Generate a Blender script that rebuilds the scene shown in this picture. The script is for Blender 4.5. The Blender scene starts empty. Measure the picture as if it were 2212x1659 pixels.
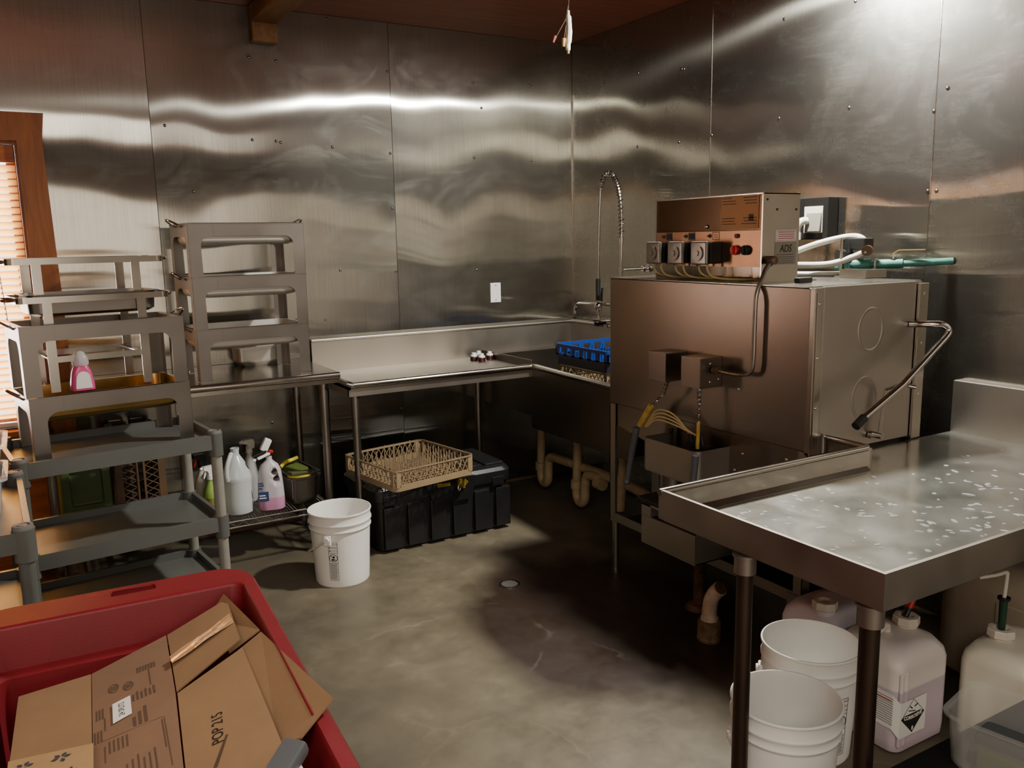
import bpy, bmesh, math, random
from mathutils import Vector, Matrix, Euler
random.seed(7)
PI = math.pi
SC = bpy.context.scene
COL = SC.collection
rad = math.radians

# ------------------------------------------------------------------ helpers
def lin(h):
    h = h.lstrip('#')
    v = [int(h[i:i+2], 16) / 255 for i in (0, 2, 4)]
    return tuple((c / 12.92 if c <= .04045 else ((c + .055) / 1.055) ** 2.4) for c in v) + (1,)

def catmull(pts, k, closed=False):
    P = [Vector(p) for p in pts]
    if k <= 1 or len(P) < 3: return P
    out = []; n = len(P)
    for i in range(n if closed else n - 1):
        a = P[i - 1] if (closed or i) else P[0] * 2 - P[1]
        b = P[i]; c = P[(i + 1) % n]
        d = P[(i + 2) % n] if (closed or i + 2 < n) else c * 2 - b
        for j in range(k):
            t = j / k
            out.append(.5 * ((2 * b) + (c - a) * t + (2 * a - 5 * b + 4 * c - d) * t * t + (3 * b - a - 3 * c + d) * t ** 3))
    if not closed: out.append(P[-1])
    return out

def rrect(x0, x1, y0, y1, r, n=4):
    r = min(r, (x1 - x0) / 2 - 1e-5, (y1 - y0) / 2 - 1e-5)
    pts = []
    for cx, cy, a0 in ((x1 - r, y1 - r, 0), (x0 + r, y1 - r, 90), (x0 + r, y0 + r, 180), (x1 - r, y0 + r, 270)):
        for i in range(n + 1):
            a = rad(a0 + 90 * i / n)
            pts.append((cx + r * math.cos(a), cy + r * math.sin(a)))
    return pts

class MB:
    def __init__(s): s.bm = bmesh.new(); s.mi = 0
    def _tag(s, n0):
        if s.mi:
            s.bm.faces.ensure_lookup_table()
            for f in s.bm.faces[n0:]: f.material_index = s.mi
    def face(s, pts):
        n0 = len(s.bm.faces)
        s.bm.faces.new([s.bm.verts.new(Vector(p)) for p in pts]); s._tag(n0); return s
    def obox(s, c, size, rot=None, bev=0, seg=2):
        n0 = len(s.bm.faces)
        M = Matrix.Translation(Vector(c))
        if rot is not None: M = M @ (rot.to_4x4() if isinstance(rot, Matrix) else Euler(rot).to_matrix().to_4x4())
        M = M @ Matrix.Diagonal((size[0], size[1], size[2], 1))
        r = bmesh.ops.create_cube(s.bm, size=1, matrix=M)
        if bev > 0:
            es = list({e for v in r['verts'] for e in v.link_edges})
            bmesh.ops.bevel(s.bm, geom=es, offset=bev, segments=seg, affect='EDGES', profile=.5)
        s._tag(n0); return s
    def box(s, x0, x1, y0, y1, z0, z1, bev=0, seg=2):
        return s.obox(((x0 + x1) / 2, (y0 + y1) / 2, (z0 + z1) / 2), (abs(x1 - x0), abs(y1 - y0), abs(z1 - z0)), None, bev, seg)
    def bar(s, p0, p1, w, h, up=(0, 0, 1), bev=0):
        p0 = Vector(p0); p1 = Vector(p1); d = p1 - p0; L = d.length; d.normalize()
        u = Vector(up); sd = d.cross(u)
        if sd.length < 1e-4: sd = d.cross(Vector((0, 1, 0)))
        sd.normalize(); u = sd.cross(d)
        R = Matrix((d, sd, u)).transposed()
        return s.obox((p0 + p1) / 2, (L, w, h), R, bev)
    def cyl(s, p0, p1, r, r1=None, n=20, caps=True):
        n0 = len(s.bm.faces)
        p0 = Vector(p0); p1 = Vector(p1); d = p1 - p0
        M = Matrix.Translation((p0 + p1) / 2) @ d.to_track_quat('Z', 'Y').to_matrix().to_4x4()
        bmesh.ops.create_cone(s.bm, cap_ends=caps, segments=n, radius1=r, radius2=r if r1 is None else r1, depth=d.length, matrix=M)
        s._tag(n0); return s
    def sph(s, c, r, sc=(1, 1, 1), n=12, rz=0):
        n0 = len(s.bm.faces)
        bmesh.ops.create_uvsphere(s.bm, u_segments=n, v_segments=max(6, n // 2), radius=r, matrix=Matrix.Translation(Vector(c)) @ Matrix.Rotation(rz, 4, 'Z') @ Matrix.Diagonal((*sc, 1)))
        s._tag(n0); return s
    def tube(s, pts, r, n=10, k=6, closed=False, flat=None):
        n0 = len(s.bm.faces)
        P = catmull(pts, k, closed); m = len(P)
        T = []
        for i in range(m):
            a = P[(i - 1) % m] if (closed or i) else P[0]
            b = P[(i + 1) % m] if (closed or i < m - 1) else P[-1]
            t = b - a
            T.append(t.normalized() if t.length > 1e-9 else Vector((0, 0, 1)))
        u = T[0].orthogonal().normalized(); rings = []
        for i in range(m):
            if i: u = T[i - 1].rotation_difference(T[i]) @ u
            v = T[i].cross(u).normalized()
            rr = r[i * (len(r) - 1) // max(1, m - 1)] if isinstance(r, (list, tuple)) else r
            rings.append([s.bm.verts.new(P[i] + u * (rr * math.cos(2 * PI * j / n)) + v * (rr * math.sin(2 * PI * j / n))) for j in range(n)])
        for i in range(m if closed else m - 1):
            A = rings[i]; B = rings[(i + 1) % m]
            for j in range(n): s.bm.faces.new((A[j], A[(j + 1) % n], B[(j + 1) % n], B[j]))
        if not closed: s.bm.faces.new(rings[0][::-1]); s.bm.faces.new(rings[-1])
        s._tag(n0); return s
    def lathe(s, prof, c=(0, 0, 0), n=40, M=None):
        n0 = len(s.bm.faces)
        M = Matrix.Translation(Vector(c)) @ (M.to_4x4() if M else Matrix.Identity(4))
        rings = []
        for r, z in prof:
            if r < 1e-6: rings.append([s.bm.verts.new(M @ Vector((0, 0, z)))])
            else: rings.append([s.bm.verts.new(M @ Vector((r * math.cos(2 * PI * j / n), r * math.sin(2 * PI * j / n), z))) for j in range(n)])
        for A, B in zip(rings, rings[1:]):
            for j in range(n):
                k = (j + 1) % n
                if len(A) == 1 and len(B) == 1: continue
                if len(A) == 1: s.bm.faces.new((A[0], B[k], B[j]))
                elif len(B) == 1: s.bm.faces.new((A[j], A[k], B[0]))
                else: s.bm.faces.new((A[j], A[k], B[k], B[j]))
        s._tag(n0); return s
    def loft(s, rings, cap0=True, cap1=True, closed=False):
        n0 = len(s.bm.faces)
        R = [[s.bm.verts.new(Vector(p)) for p in ring] for ring in rings]
        n = len(R[0])
        for A, B in list(zip(R, R[1:])) + ([(R[-1], R[0])] if closed else []):
            for j in range(n): s.bm.faces.new((A[j], A[(j + 1) % n], B[(j + 1) % n], B[j]))
        if not closed:
            if cap0: s.bm.faces.new(R[0][::-1])
            if cap1: s.bm.faces.new(R[-1])
        s._tag(n0); return s
    def prism(s, poly, t, M=None, z0=0.0):
        """polygon in local XY, extruded z0..z0+t, placed by M"""
        n0 = len(s.bm.faces)
        M = M.to_4x4() if M else Matrix.Identity(4)
        A = [s.bm.verts.new(M @ Vector((p[0], p[1], z0))) for p in poly]
        B = [s.bm.verts.new(M @ Vector((p[0], p[1], z0 + t))) for p in poly]
        n = len(poly)
        fs = [s.bm.faces.new(A[::-1]), s.bm.faces.new(B)]
        for j in range(n): s.bm.faces.new((A[j], A[(j + 1) % n], B[(j + 1) % n], B[j]))
        for f in fs: f.normal_update()
        bmesh.ops.triangulate(s.bm, faces=fs)
        s._tag(n0); return s
    def text(s, txt, size, f, align='CENTER', sx=1.0, off=0):
        """letters as mesh; f maps (u,v) -> 3D point"""
        n0 = len(s.bm.faces)
        cu = bpy.data.curves.new('lettering', 'FONT'); cu.body = txt; cu.size = size
        cu.align_x = align; cu.align_y = 'CENTER'; cu.resolution_u = 3; cu.offset = off
        ob = bpy.data.objects.new('lettering', cu); COL.objects.link(ob)
        dg = bpy.context.evaluated_depsgraph_get(); me = ob.evaluated_get(dg).to_mesh()
        vs = [s.bm.verts.new(Vector(f(v.co.x * sx, v.co.y) or (0, 0, 0))) for v in me.vertices]
        for p in me.polygons:
            try: s.bm.faces.new([vs[i] for i in p.vertices])
            except ValueError: pass
        ob.evaluated_get(dg).to_mesh_clear()
        bpy.data.objects.remove(ob); bpy.data.curves.remove(cu)
        s._tag(n0); return s
    def build(s, name, mat, parent=None, local=False, smooth=35, recalc=True):
        bm = s.bm
        if recalc: bmesh.ops.recalc_face_normals(bm, faces=bm.faces[:])
        me = bpy.data.meshes.new(name)
        if parent is not None and not local:
            bm.transform(wm(parent).inverted())
        bm.to_mesh(me); bm.free()
        for m in (mat if isinstance(mat, (list, tuple)) else [mat]): me.materials.append(m)
        if smooth:
            me.polygons.foreach_set('use_smooth', [True] * len(me.polygons))
            try: me.set_sharp_from_angle(angle=rad(smooth))
            except Exception: pass
        o = bpy.data.objects.new(name, me); COL.objects.link(o)
        if smooth: wnorm(o)
        if parent is not None: o.parent = parent
        return o

def wnorm(o):
    md = o.modifiers.new('face_weighted_normals', 'WEIGHTED_NORMAL'); md.keep_sharp = True; md.weight = 60

def wm(o):
    M = Matrix.LocRotScale(o.location, o.rotation_euler, o.scale)
    return wm(o.parent) @ M if o.parent else M

def tag(o, label=None, cat=None, group=None, kind=None):
    if label: o['label'] = label
    if cat: o['category'] = cat
    if group: o['group'] = group
    if kind: o['kind'] = kind
    return o
def thing(name, label, cat, loc=(0, 0, 0), rotz=0, group=None):
    o = bpy.data.objects.new(name, None); COL.objects.link(o)
    o.empty_display_size = .05
    o.location = loc; o.rotation_euler = (0, 0, rotz)
    return tag(o, label, cat, group)
def struct(o): o['kind'] = 'structure'; return o
def dup(root, loc, rotz=None, label=None, skip=()):
    r = root.copy(); COL.objects.link(r); r.location = loc
    if rotz is not None: r.rotation_euler = (0, 0, rotz)
    if label: r['label'] = label
    for ch in list(root.children):
        if ch.name.split('.')[0] in skip: continue
        c = ch.copy(); COL.objects.link(c); c.parent = r
        for g in list(ch.children):
            d = g.copy(); COL.objects.link(d); d.parent = c
    return r
def carve(o, cutter):
    """boolean difference, applied"""
    o.modifiers.clear(); md = o.modifiers.new('b', 'BOOLEAN'); md.operation = 'DIFFERENCE'; md.object = cutter; md.solver = 'EXACT'
    dg = bpy.context.evaluated_depsgraph_get()
    me = bpy.data.meshes.new_from_object(o.evaluated_get(dg)); o.modifiers.clear()
    old = o.data; o.data = me; bpy.data.objects.remove(cutter); wnorm(o)
    return o

# ------------------------------------------------------------------ materials
def nodes(name):
    m = bpy.data.materials.new(name); m.use_nodes = True
    nt = m.node_tree; nt.nodes.clear()
    out = nt.nodes.new('ShaderNodeOutputMaterial')
    return m, nt, out
def N(nt, t, **kw):
    n = nt.nodes.new(t)
    for k, v in kw.items():
        if k.startswith('_'): setattr(n, k[1:], v)
        else: n.inputs[k.replace('__', ' ')].default_value = v
    return n
def L(nt, a, b): nt.links.new(a, b)
def ramp(nt, fac, stops):
    r = nt.nodes.new('ShaderNodeValToRGB'); L(nt, fac, r.inputs[0])
    e = r.color_ramp.elements
    while len(e) < len(stops): e.new(.5)
    for i, (p, c) in enumerate(stops):
        e[i].position = p; e[i].color = c if len(c) == 4 else (*c, 1)
    return r.outputs[0]
def g(v): return (v, v, v, 1)
def coords(nt, scale=(1, 1, 1), src='Object', rot=(0, 0, 0)):
    tc = nt.nodes.new('ShaderNodeTexCoord'); mp = nt.nodes.new('ShaderNodeMapping')
    mp.inputs['Scale'].default_value = scale; mp.inputs['Rotation'].default_value = rot
    L(nt, tc.outputs[src], mp.inputs[0]); return mp.outputs[0]

def mat(name, col, rough=.5, metal=0, var=.0, scale=8, bump=0, bscale=60, coat=0, spec=.5, stretch=(1, 1, 1), col2=None, trans=0, sss=0, alpha=1, rvar=0.0):
    m, nt, out = nodes(name)
    b = N(nt, 'ShaderNodeBsdfPrincipled', Roughness=rough, Metallic=metal)
    b.inputs['Specular IOR Level'].default_value = spec
    b.inputs['Coat Weight'].default_value = coat
    if trans: b.inputs['Transmission Weight'].default_value = trans
    if sss: b.inputs['Subsurface Weight'].default_value = sss; b.inputs['Subsurface Radius'].default_value = (.02, .02, .02)
    if alpha < 1: b.inputs['Alpha'].default_value = alpha
    c = lin(col) if isinstance(col, str) else col
    b.inputs['Base Color'].default_value = c
    if var or col2 or rvar:
        co = coords(nt, stretch)
        nz = N(nt, 'ShaderNodeTexNoise', Scale=scale, Detail=6, Roughness=.6); L(nt, co, nz.inputs['Vector'])
        if col2: c0, c1 = c, lin(col2)
        else: c0 = tuple(x * (1 - var) for x in c[:3]) + (1,); c1 = tuple(min(1, x * (1 + var)) for x in c[:3]) + (1,)
        if var or col2: L(nt, ramp(nt, nz.outputs[0], [(.3, c0), (.7, c1)]), b.inputs['Base Color'])
        if rvar:
            mr = N(nt, 'ShaderNodeMapRange'); L(nt, nz.outputs[0], mr.inputs[0])
            mr.inputs[1].default_value = .3; mr.inputs[2].default_value = .7
            mr.inputs[3].default_value = max(.02, rough - rvar); mr.inputs[4].default_value = rough + rvar
            L(nt, mr.outputs[0], b.inputs['Roughness'])
    if bump:
        co2 = coords(nt, stretch)
        n2 = N(nt, 'ShaderNodeTexNoise', Scale=bscale, Detail=4); L(nt, co2, n2.inputs['Vector'])
        bp = N(nt, 'ShaderNodeBump', Strength=bump, Distance=.002); L(nt, n2.outputs[0], bp.inputs['Height']); L(nt, bp.outputs[0], b.inputs['Normal'])
    L(nt, b.outputs[0], out.inputs[0])
    return m

def wall_steel(name, horiz):
    """thin stainless sheet, grain vertical: reflections smear sideways, sheet slightly buckled"""
    m, nt, out = nodes(name)
    tc = nt.nodes.new('ShaderNodeNewGeometry')
    oi = nt.nodes.new('ShaderNodeObjectInfo')
    off = N(nt, 'ShaderNodeVectorMath', _operation='SCALE'); off.inputs[0].default_value = (13, 7, 3); L(nt, oi.outputs['Random'], off.inputs['Scale'])
    add = N(nt, 'ShaderNodeVectorMath', _operation='ADD'); L(nt, tc.outputs['Position'], add.inputs[0]); L(nt, off.outputs[0], add.inputs[1])
    # buckles
    mp = N(nt, 'ShaderNodeMapping'); mp.inputs['Scale'].default_value = (1, 1, .55); L(nt, add.outputs[0], mp.inputs[0])
    nb = N(nt, 'ShaderNodeTexNoise', Scale=1.35, Detail=1.2, Roughness=.35); L(nt, mp.outputs[0], nb.inputs['Vector'])
    bp = N(nt, 'ShaderNodeBump', Strength=1, Distance=.04); L(nt, nb.outputs[0], bp.inputs['Height'])
    # fine grain
    mp2 = N(nt, 'ShaderNodeMapping'); mp2.inputs['Scale'].default_value = (260, 260, 3) ; L(nt, add.outputs[0], mp2.inputs[0])
    ng = N(nt, 'ShaderNodeTexNoise', Scale=1, Detail=3); L(nt, mp2.outputs[0], ng.inputs['Vector'])
    # smudges / wipe marks
    mp3 = N(nt, 'ShaderNodeMapping'); mp3.inputs['Scale'].default_value = (2.2, 2.2, 3.4); mp3.inputs['Rotation'].default_value = (.35, .35, 0); L(nt, add.outputs[0], mp3.inputs[0])
    ns = N(nt, 'ShaderNodeTexNoise', Scale=1.0, Detail=8, Roughness=.62, Distortion=1.6); L(nt, mp3.outputs[0], ns.inputs['Vector'])
    mp4 = N(nt, 'ShaderNodeMapping'); mp4.inputs['Scale'].default_value = (7, 7, 60); mp4.inputs['Rotation'].default_value = (.45, .45, .0); L(nt, add.outputs[0], mp4.inputs[0])
    nw = N(nt, 'ShaderNodeTexNoise', Scale=1.0, Detail=5, Roughness=.7, Distortion=.8); L(nt, mp4.outputs[0], nw.inputs['Vector'])
    mul = N(nt, 'ShaderNodeMath', _operation='MULTIPLY')
    L(nt, ramp(nt, ns.outputs[0], [(.46, g(0)), (.8, g(1))]), mul.inputs[0]); L(nt, ramp(nt, nw.outputs[0], [(.35, g(.3)), (.75, g(1))]), mul.inputs[1])
    gl = N(nt, 'ShaderNodeBsdfAnisotropic', _distribution='GGX', Anisotropy=ANISO, Roughness=.125)
    tv = N(nt, 'ShaderNodeCombineXYZ', Z=1.0); L(nt, tv.outputs[0], gl.inputs['Tangent'])
    L(nt, ramp(nt, ng.outputs[0], [(.3, (.345, .33, .283)), (.7, (.425, .41, .358))]), gl.inputs['Color'])
    L(nt, bp.outputs[0], gl.inputs['Normal'])
    g2 = N(nt, 'ShaderNodeBsdfAnisotropic', _distribution='GGX', Roughness=.46 if horiz else .40); g2.inputs['Color'].default_value = (.46, .46, .42, 1)
    L(nt, bp.outputs[0], g2.inputs['Normal'])
    mx = nt.nodes.new('ShaderNodeMixShader'); sc = N(nt, 'ShaderNodeMath', _operation='MULTIPLY_ADD'); sc.inputs[1].default_value = .24; sc.inputs[2].default_value = .06 if horiz else .17
    L(nt, mul.outputs[0], sc.inputs[0]); L(nt, sc.outputs[0], mx.inputs[0]); L(nt, gl.outputs[0], mx.inputs[1]); L(nt, g2.outputs[0], mx.inputs[2])
    L(nt, mx.outputs[0], out.inputs[0])
    return m
ANISO = .8

def steel(name, col='#9c958c', rough=.28, stretch=(1, 1, 1), var=.05, rvar=.04, bump=.03):
    m, nt, out = nodes(name)
    b = N(nt, 'ShaderNodeBsdfPrincipled', Metallic=1)
    n1 = N(nt, 'ShaderNodeTexNoise', Scale=4, Detail=2, Roughness=.5); L(nt, coords(nt, stretch), n1.inputs['Vector'])
    c = lin(col)[:3]
    L(nt, ramp(nt, n1.outputs[0], [(.2, tuple(x * (1 - var) for x in c)), (.8, tuple(x * (1 + var) for x in c))]), b.inputs['Base Color'])
    L(nt, ramp(nt, n1.outputs[0], [(.2, g(max(.03, rough - rvar))), (.8, g(rough + rvar))]), b.inputs['Roughness'])
    L(nt, b.outputs[0], out.inputs[0]); return m

def wood(name, c0, c1, stretch=(1, 8, 8), rough=.5, knots=True, scale=3):
    m, nt, out = nodes(name)
    b = N(nt, 'ShaderNodeBsdfPrincipled', Roughness=rough)
    co = coords(nt, stretch)
    n1 = N(nt, 'ShaderNodeTexNoise', Scale=scale, Detail=8, Roughness=.6, Distortion=.6); L(nt, co, n1.inputs['Vector'])
    col = ramp(nt, n1.outputs[0], [(.3, lin(c0)), (.68, lin(c1))])
    if knots:
        vo = N(nt, 'ShaderNodeTexVoronoi', Scale=5); L(nt, coords(nt, (1, 1, 1)), vo.inputs['Vector'])
        k = ramp(nt, vo.outputs['Distance'], [(.045, g(1)), (.085, g(0))])
        mx = N(nt, 'ShaderNodeMix', _data_type='RGBA'); L(nt, k, mx.inputs[0]); L(nt, col, mx.inputs[6])
        mx.inputs[7].default_value = tuple(x * .3 for x in lin(c0)[:3]) + (1,); col = mx.outputs[2]
    L(nt, col, b.inputs['Base Color']); L(nt, b.outputs[0], out.inputs[0])
    return m

def concrete(name):
    m, nt, out = nodes(name)
    b = N(nt, 'ShaderNodeBsdfPrincipled')
    b.inputs['Specular IOR Level'].default_value = .5
    co = coords(nt, (1, 1, 1))
    n1 = N(nt, 'ShaderNodeTexNoise', Scale=1.1, Detail=9, Roughness=.62); L(nt, co, n1.inputs['Vector'])
    n2 = N(nt, 'ShaderNodeTexNoise', Scale=5, Detail=10, Roughness=.7); L(nt, co, n2.inputs['Vector'])
    n3 = N(nt, 'ShaderNodeTexNoise', Scale=.9, Detail=3, Distortion=.8); L(nt, coords(nt, (1, 1, 1), rot=(0, 0, 1)), n3.inputs['Vector'])
    base = ramp(nt, n1.outputs[0], [(.3, lin('#4f483d')), (.55, lin('#685f4c')), (.75, lin('#756c5a'))])
    fine = ramp(nt, n2.outputs[0], [(.35, g(.72)), (.6, g(1.0)), (.74, g(1.35))])
    mx = N(nt, 'ShaderNodeMix', _data_type='RGBA', _blend_type='MULTIPLY'); mx.inputs[0].default_value = 1
    L(nt, base, mx.inputs[6]); L(nt, fine, mx.inputs[7])
    # rusty wet stain under the machine
    geo = nt.nodes.new('ShaderNodeNewGeometry')
    dv = N(nt, 'ShaderNodeVectorMath', _operation='DISTANCE'); dv.inputs[1].default_value = (2.05, 2.75, 0); L(nt, geo.outputs['Position'], dv.inputs[0])
    ad = N(nt, 'ShaderNodeMath', _operation='MULTIPLY_ADD'); ad.inputs[1].default_value = -.9; L(nt, n3.outputs[0], ad.inputs[0]); L(nt, dv.outputs['Value'], ad.inputs[2])
    st = ramp(nt, ad.outputs[0], [(.05, g(1)), (.28, g(0))])
    mx2 = N(nt, 'ShaderNodeMix', _data_type='RGBA'); L(nt, st, mx2.inputs[0]); L(nt, mx.outputs[2], mx2.inputs[6]); mx2.inputs[7].default_value = lin('#2a1c12')
    # thin pale cracks
    vo = N(nt, 'ShaderNodeTexVoronoi', _feature='DISTANCE_TO_EDGE', Scale=1.3)
    w = N(nt, 'ShaderNodeMix', _data_type='RGBA'); w.inputs[0].default_value = .12
    L(nt, co, w.inputs[6]); L(nt, n2.outputs['Color'], w.inputs[7]); L(nt, w.outputs[2], vo.inputs['Vector'])
    ck = N(nt, 'ShaderNodeMath', _operation='MULTIPLY'); L(nt, ramp(nt, vo.outputs['Distance'], [(.003, g(1)), (.008, g(0))]), ck.inputs[0]); L(nt, ramp(nt, n1.outputs[0], [(.5, g(0)), (.66, g(.3))]), ck.inputs[1])
    mx3 = N(nt, 'ShaderNodeMix', _data_type='RGBA'); L(nt, ck.outputs[0], mx3.inputs[0]); L(nt, mx2.outputs[2], mx3.inputs[6]); mx3.inputs[7].default_value = lin('#9a917c')
    L(nt, mx3.outputs[2], b.inputs['Base Color'])
    L(nt, ramp(nt, n2.outputs[0], [(.3, g(.34)), (.7, g(.6))]), b.inputs['Roughness'])
    bp = N(nt, 'ShaderNodeBump', Strength=.25, Distance=.003); L(nt, n2.outputs[0], bp.inputs['Height']); L(nt, bp.outputs[0], b.inputs['Normal'])
    L(nt, b.outputs[0], out.inputs[0])
    return m

def wet_steel(name):
    """scuffed drainboard with beads of water"""
    m, nt, out = nodes(name)
    b = N(nt, 'ShaderNodeBsdfPrincipled', Metallic=1)
    co = coords(nt, (1, 1, 1))
    n1 = N(nt, 'ShaderNodeTexNoise', Scale=6, Detail=4, Roughness=.55, Distortion=.5); L(nt, co, n1.inputs['Vector'])
    n0 = N(nt, 'ShaderNodeTexNoise', Scale=2.2, Detail=3); L(nt, co, n0.inputs['Vector'])
    L(nt, ramp(nt, n1.outputs[0], [(.2, lin('#a5a29b')), (.8, lin('#b6b3ac'))]), b.inputs['Base Color'])
    L(nt, ramp(nt, n1.outputs[0], [(.2, g(.15)), (.8, g(.26))]), b.inputs['Roughness'])
    n2 = N(nt, 'ShaderNodeTexNoise', Scale=40, Detail=2); L(nt, co, n2.inputs['Vector'])
    bp = N(nt, 'ShaderNodeBump', Strength=.03, Distance=.002); L(nt, n2.outputs[0], bp.inputs['Height'])
    bp2 = N(nt, 'ShaderNodeBump', Strength=.4, Distance=.004); L(nt, n0.outputs[0], bp2.inputs['Height']); L(nt, bp.outputs[0], bp2.inputs['Normal'])
    L(nt, bp2.outputs[0], b.inputs['Normal'])
    r2 = N(nt, 'ShaderNodeBsdfAnisotropic', _distribution='GGX', Roughness=.55); r2.inputs['Color'].default_value = (.52, .53, .48, 1)
    mx = nt.nodes.new('ShaderNodeMixShader')
    L(nt, ramp(nt, n1.outputs[0], [(.25, g(.08)), (.75, g(.20))]), mx.inputs[0]); L(nt, b.outputs[0], mx.inputs[1]); L(nt, r2.outputs[0], mx.inputs[2])
    L(nt, mx.outputs[0], out.inputs[0])
    return m

def level_mat(name, above, below, z, rough=.35, axis='Z'):
    """translucent plastic bottle: contents darken it below the fill level z (object space)"""
    m, nt, out = nodes(name)
    b = N(nt, 'ShaderNodeBsdfPrincipled', Roughness=rough)
    b.inputs['Subsurface Weight'].default_value = .25; b.inputs['Subsurface Radius'].default_value = (.03, .03, .03)
    tc = nt.nodes.new('ShaderNodeTexCoord'); sp = nt.nodes.new('ShaderNodeSeparateXYZ'); L(nt, tc.outputs['Object'], sp.inputs[0])
    mr = N(nt, 'ShaderNodeMapRange'); mr.inputs[1].default_value = z - .004; mr.inputs[2].default_value = z + .004; L(nt, sp.outputs[axis], mr.inputs[0])
    mx = N(nt, 'ShaderNodeMix', _data_type='RGBA'); L(nt, mr.outputs[0], mx.inputs[0]); mx.inputs[6].default_value = lin(below); mx.inputs[7].default_value = lin(above)
    L(nt, mx.outputs[2], b.inputs['Base Color']); L(nt, b.outputs[0], out.inputs[0])
    return m

def clear(name, col=(.9, .92, .93, 1), rough=.08, mixf=.75):
    """thin clear plastic: mostly see-through with a gloss"""
    m, nt, out = nodes(name)
    t = N(nt, 'ShaderNodeBsdfTransparent'); t.inputs[0].default_value = col
    b = N(nt, 'ShaderNodeBsdfPrincipled', Roughness=rough); b.inputs['Base Color'].default_value = (.75, .75, .73, 1)
    mx = nt.nodes.new('ShaderNodeMixShader'); mx.inputs[0].default_value = 1 - mixf
    L(nt, t.outputs[0], mx.inputs[1]); L(nt, b.outputs[0], mx.inputs[2]); L(nt, mx.outputs[0], out.inputs[0])
    return m

def blind_mat(name):
    m, nt, out = nodes(name)
    d = N(nt, 'ShaderNodeBsdfDiffuse'); d.inputs[0].default_value = lin('#f5dcae')
    t = N(nt, 'ShaderNodeBsdfTranslucent'); t.inputs[0].default_value = lin('#fad68e')
    mx = nt.nodes.new('ShaderNodeMixShader'); mx.inputs[0].default_value = .6
    L(nt, d.outputs[0], mx.inputs[1]); L(nt, t.outputs[0], mx.inputs[2]); L(nt, mx.outputs[0], out.inputs[0])
    return m

def board_mat(name, c='#8d6e4c'):
    m, nt, out = nodes(name)
    b = N(nt, 'ShaderNodeBsdfPrincipled', Roughness=.8)
    co = coords(nt, (1, 1, 1))
    n1 = N(nt, 'ShaderNodeTexNoise', Scale=4, Detail=8, Roughness=.7); L(nt, co, n1.inputs['Vector'])
    base = lin(c)
    L(nt, ramp(nt, n1.outputs[0], [(.3, tuple(x * .86 for x in base[:3])), (.7, tuple(x * 1.1 for x in base[:3]))]), b.inputs['Base Color'])
    L(nt, b.outputs[0], out.inputs[0]); return m

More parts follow.
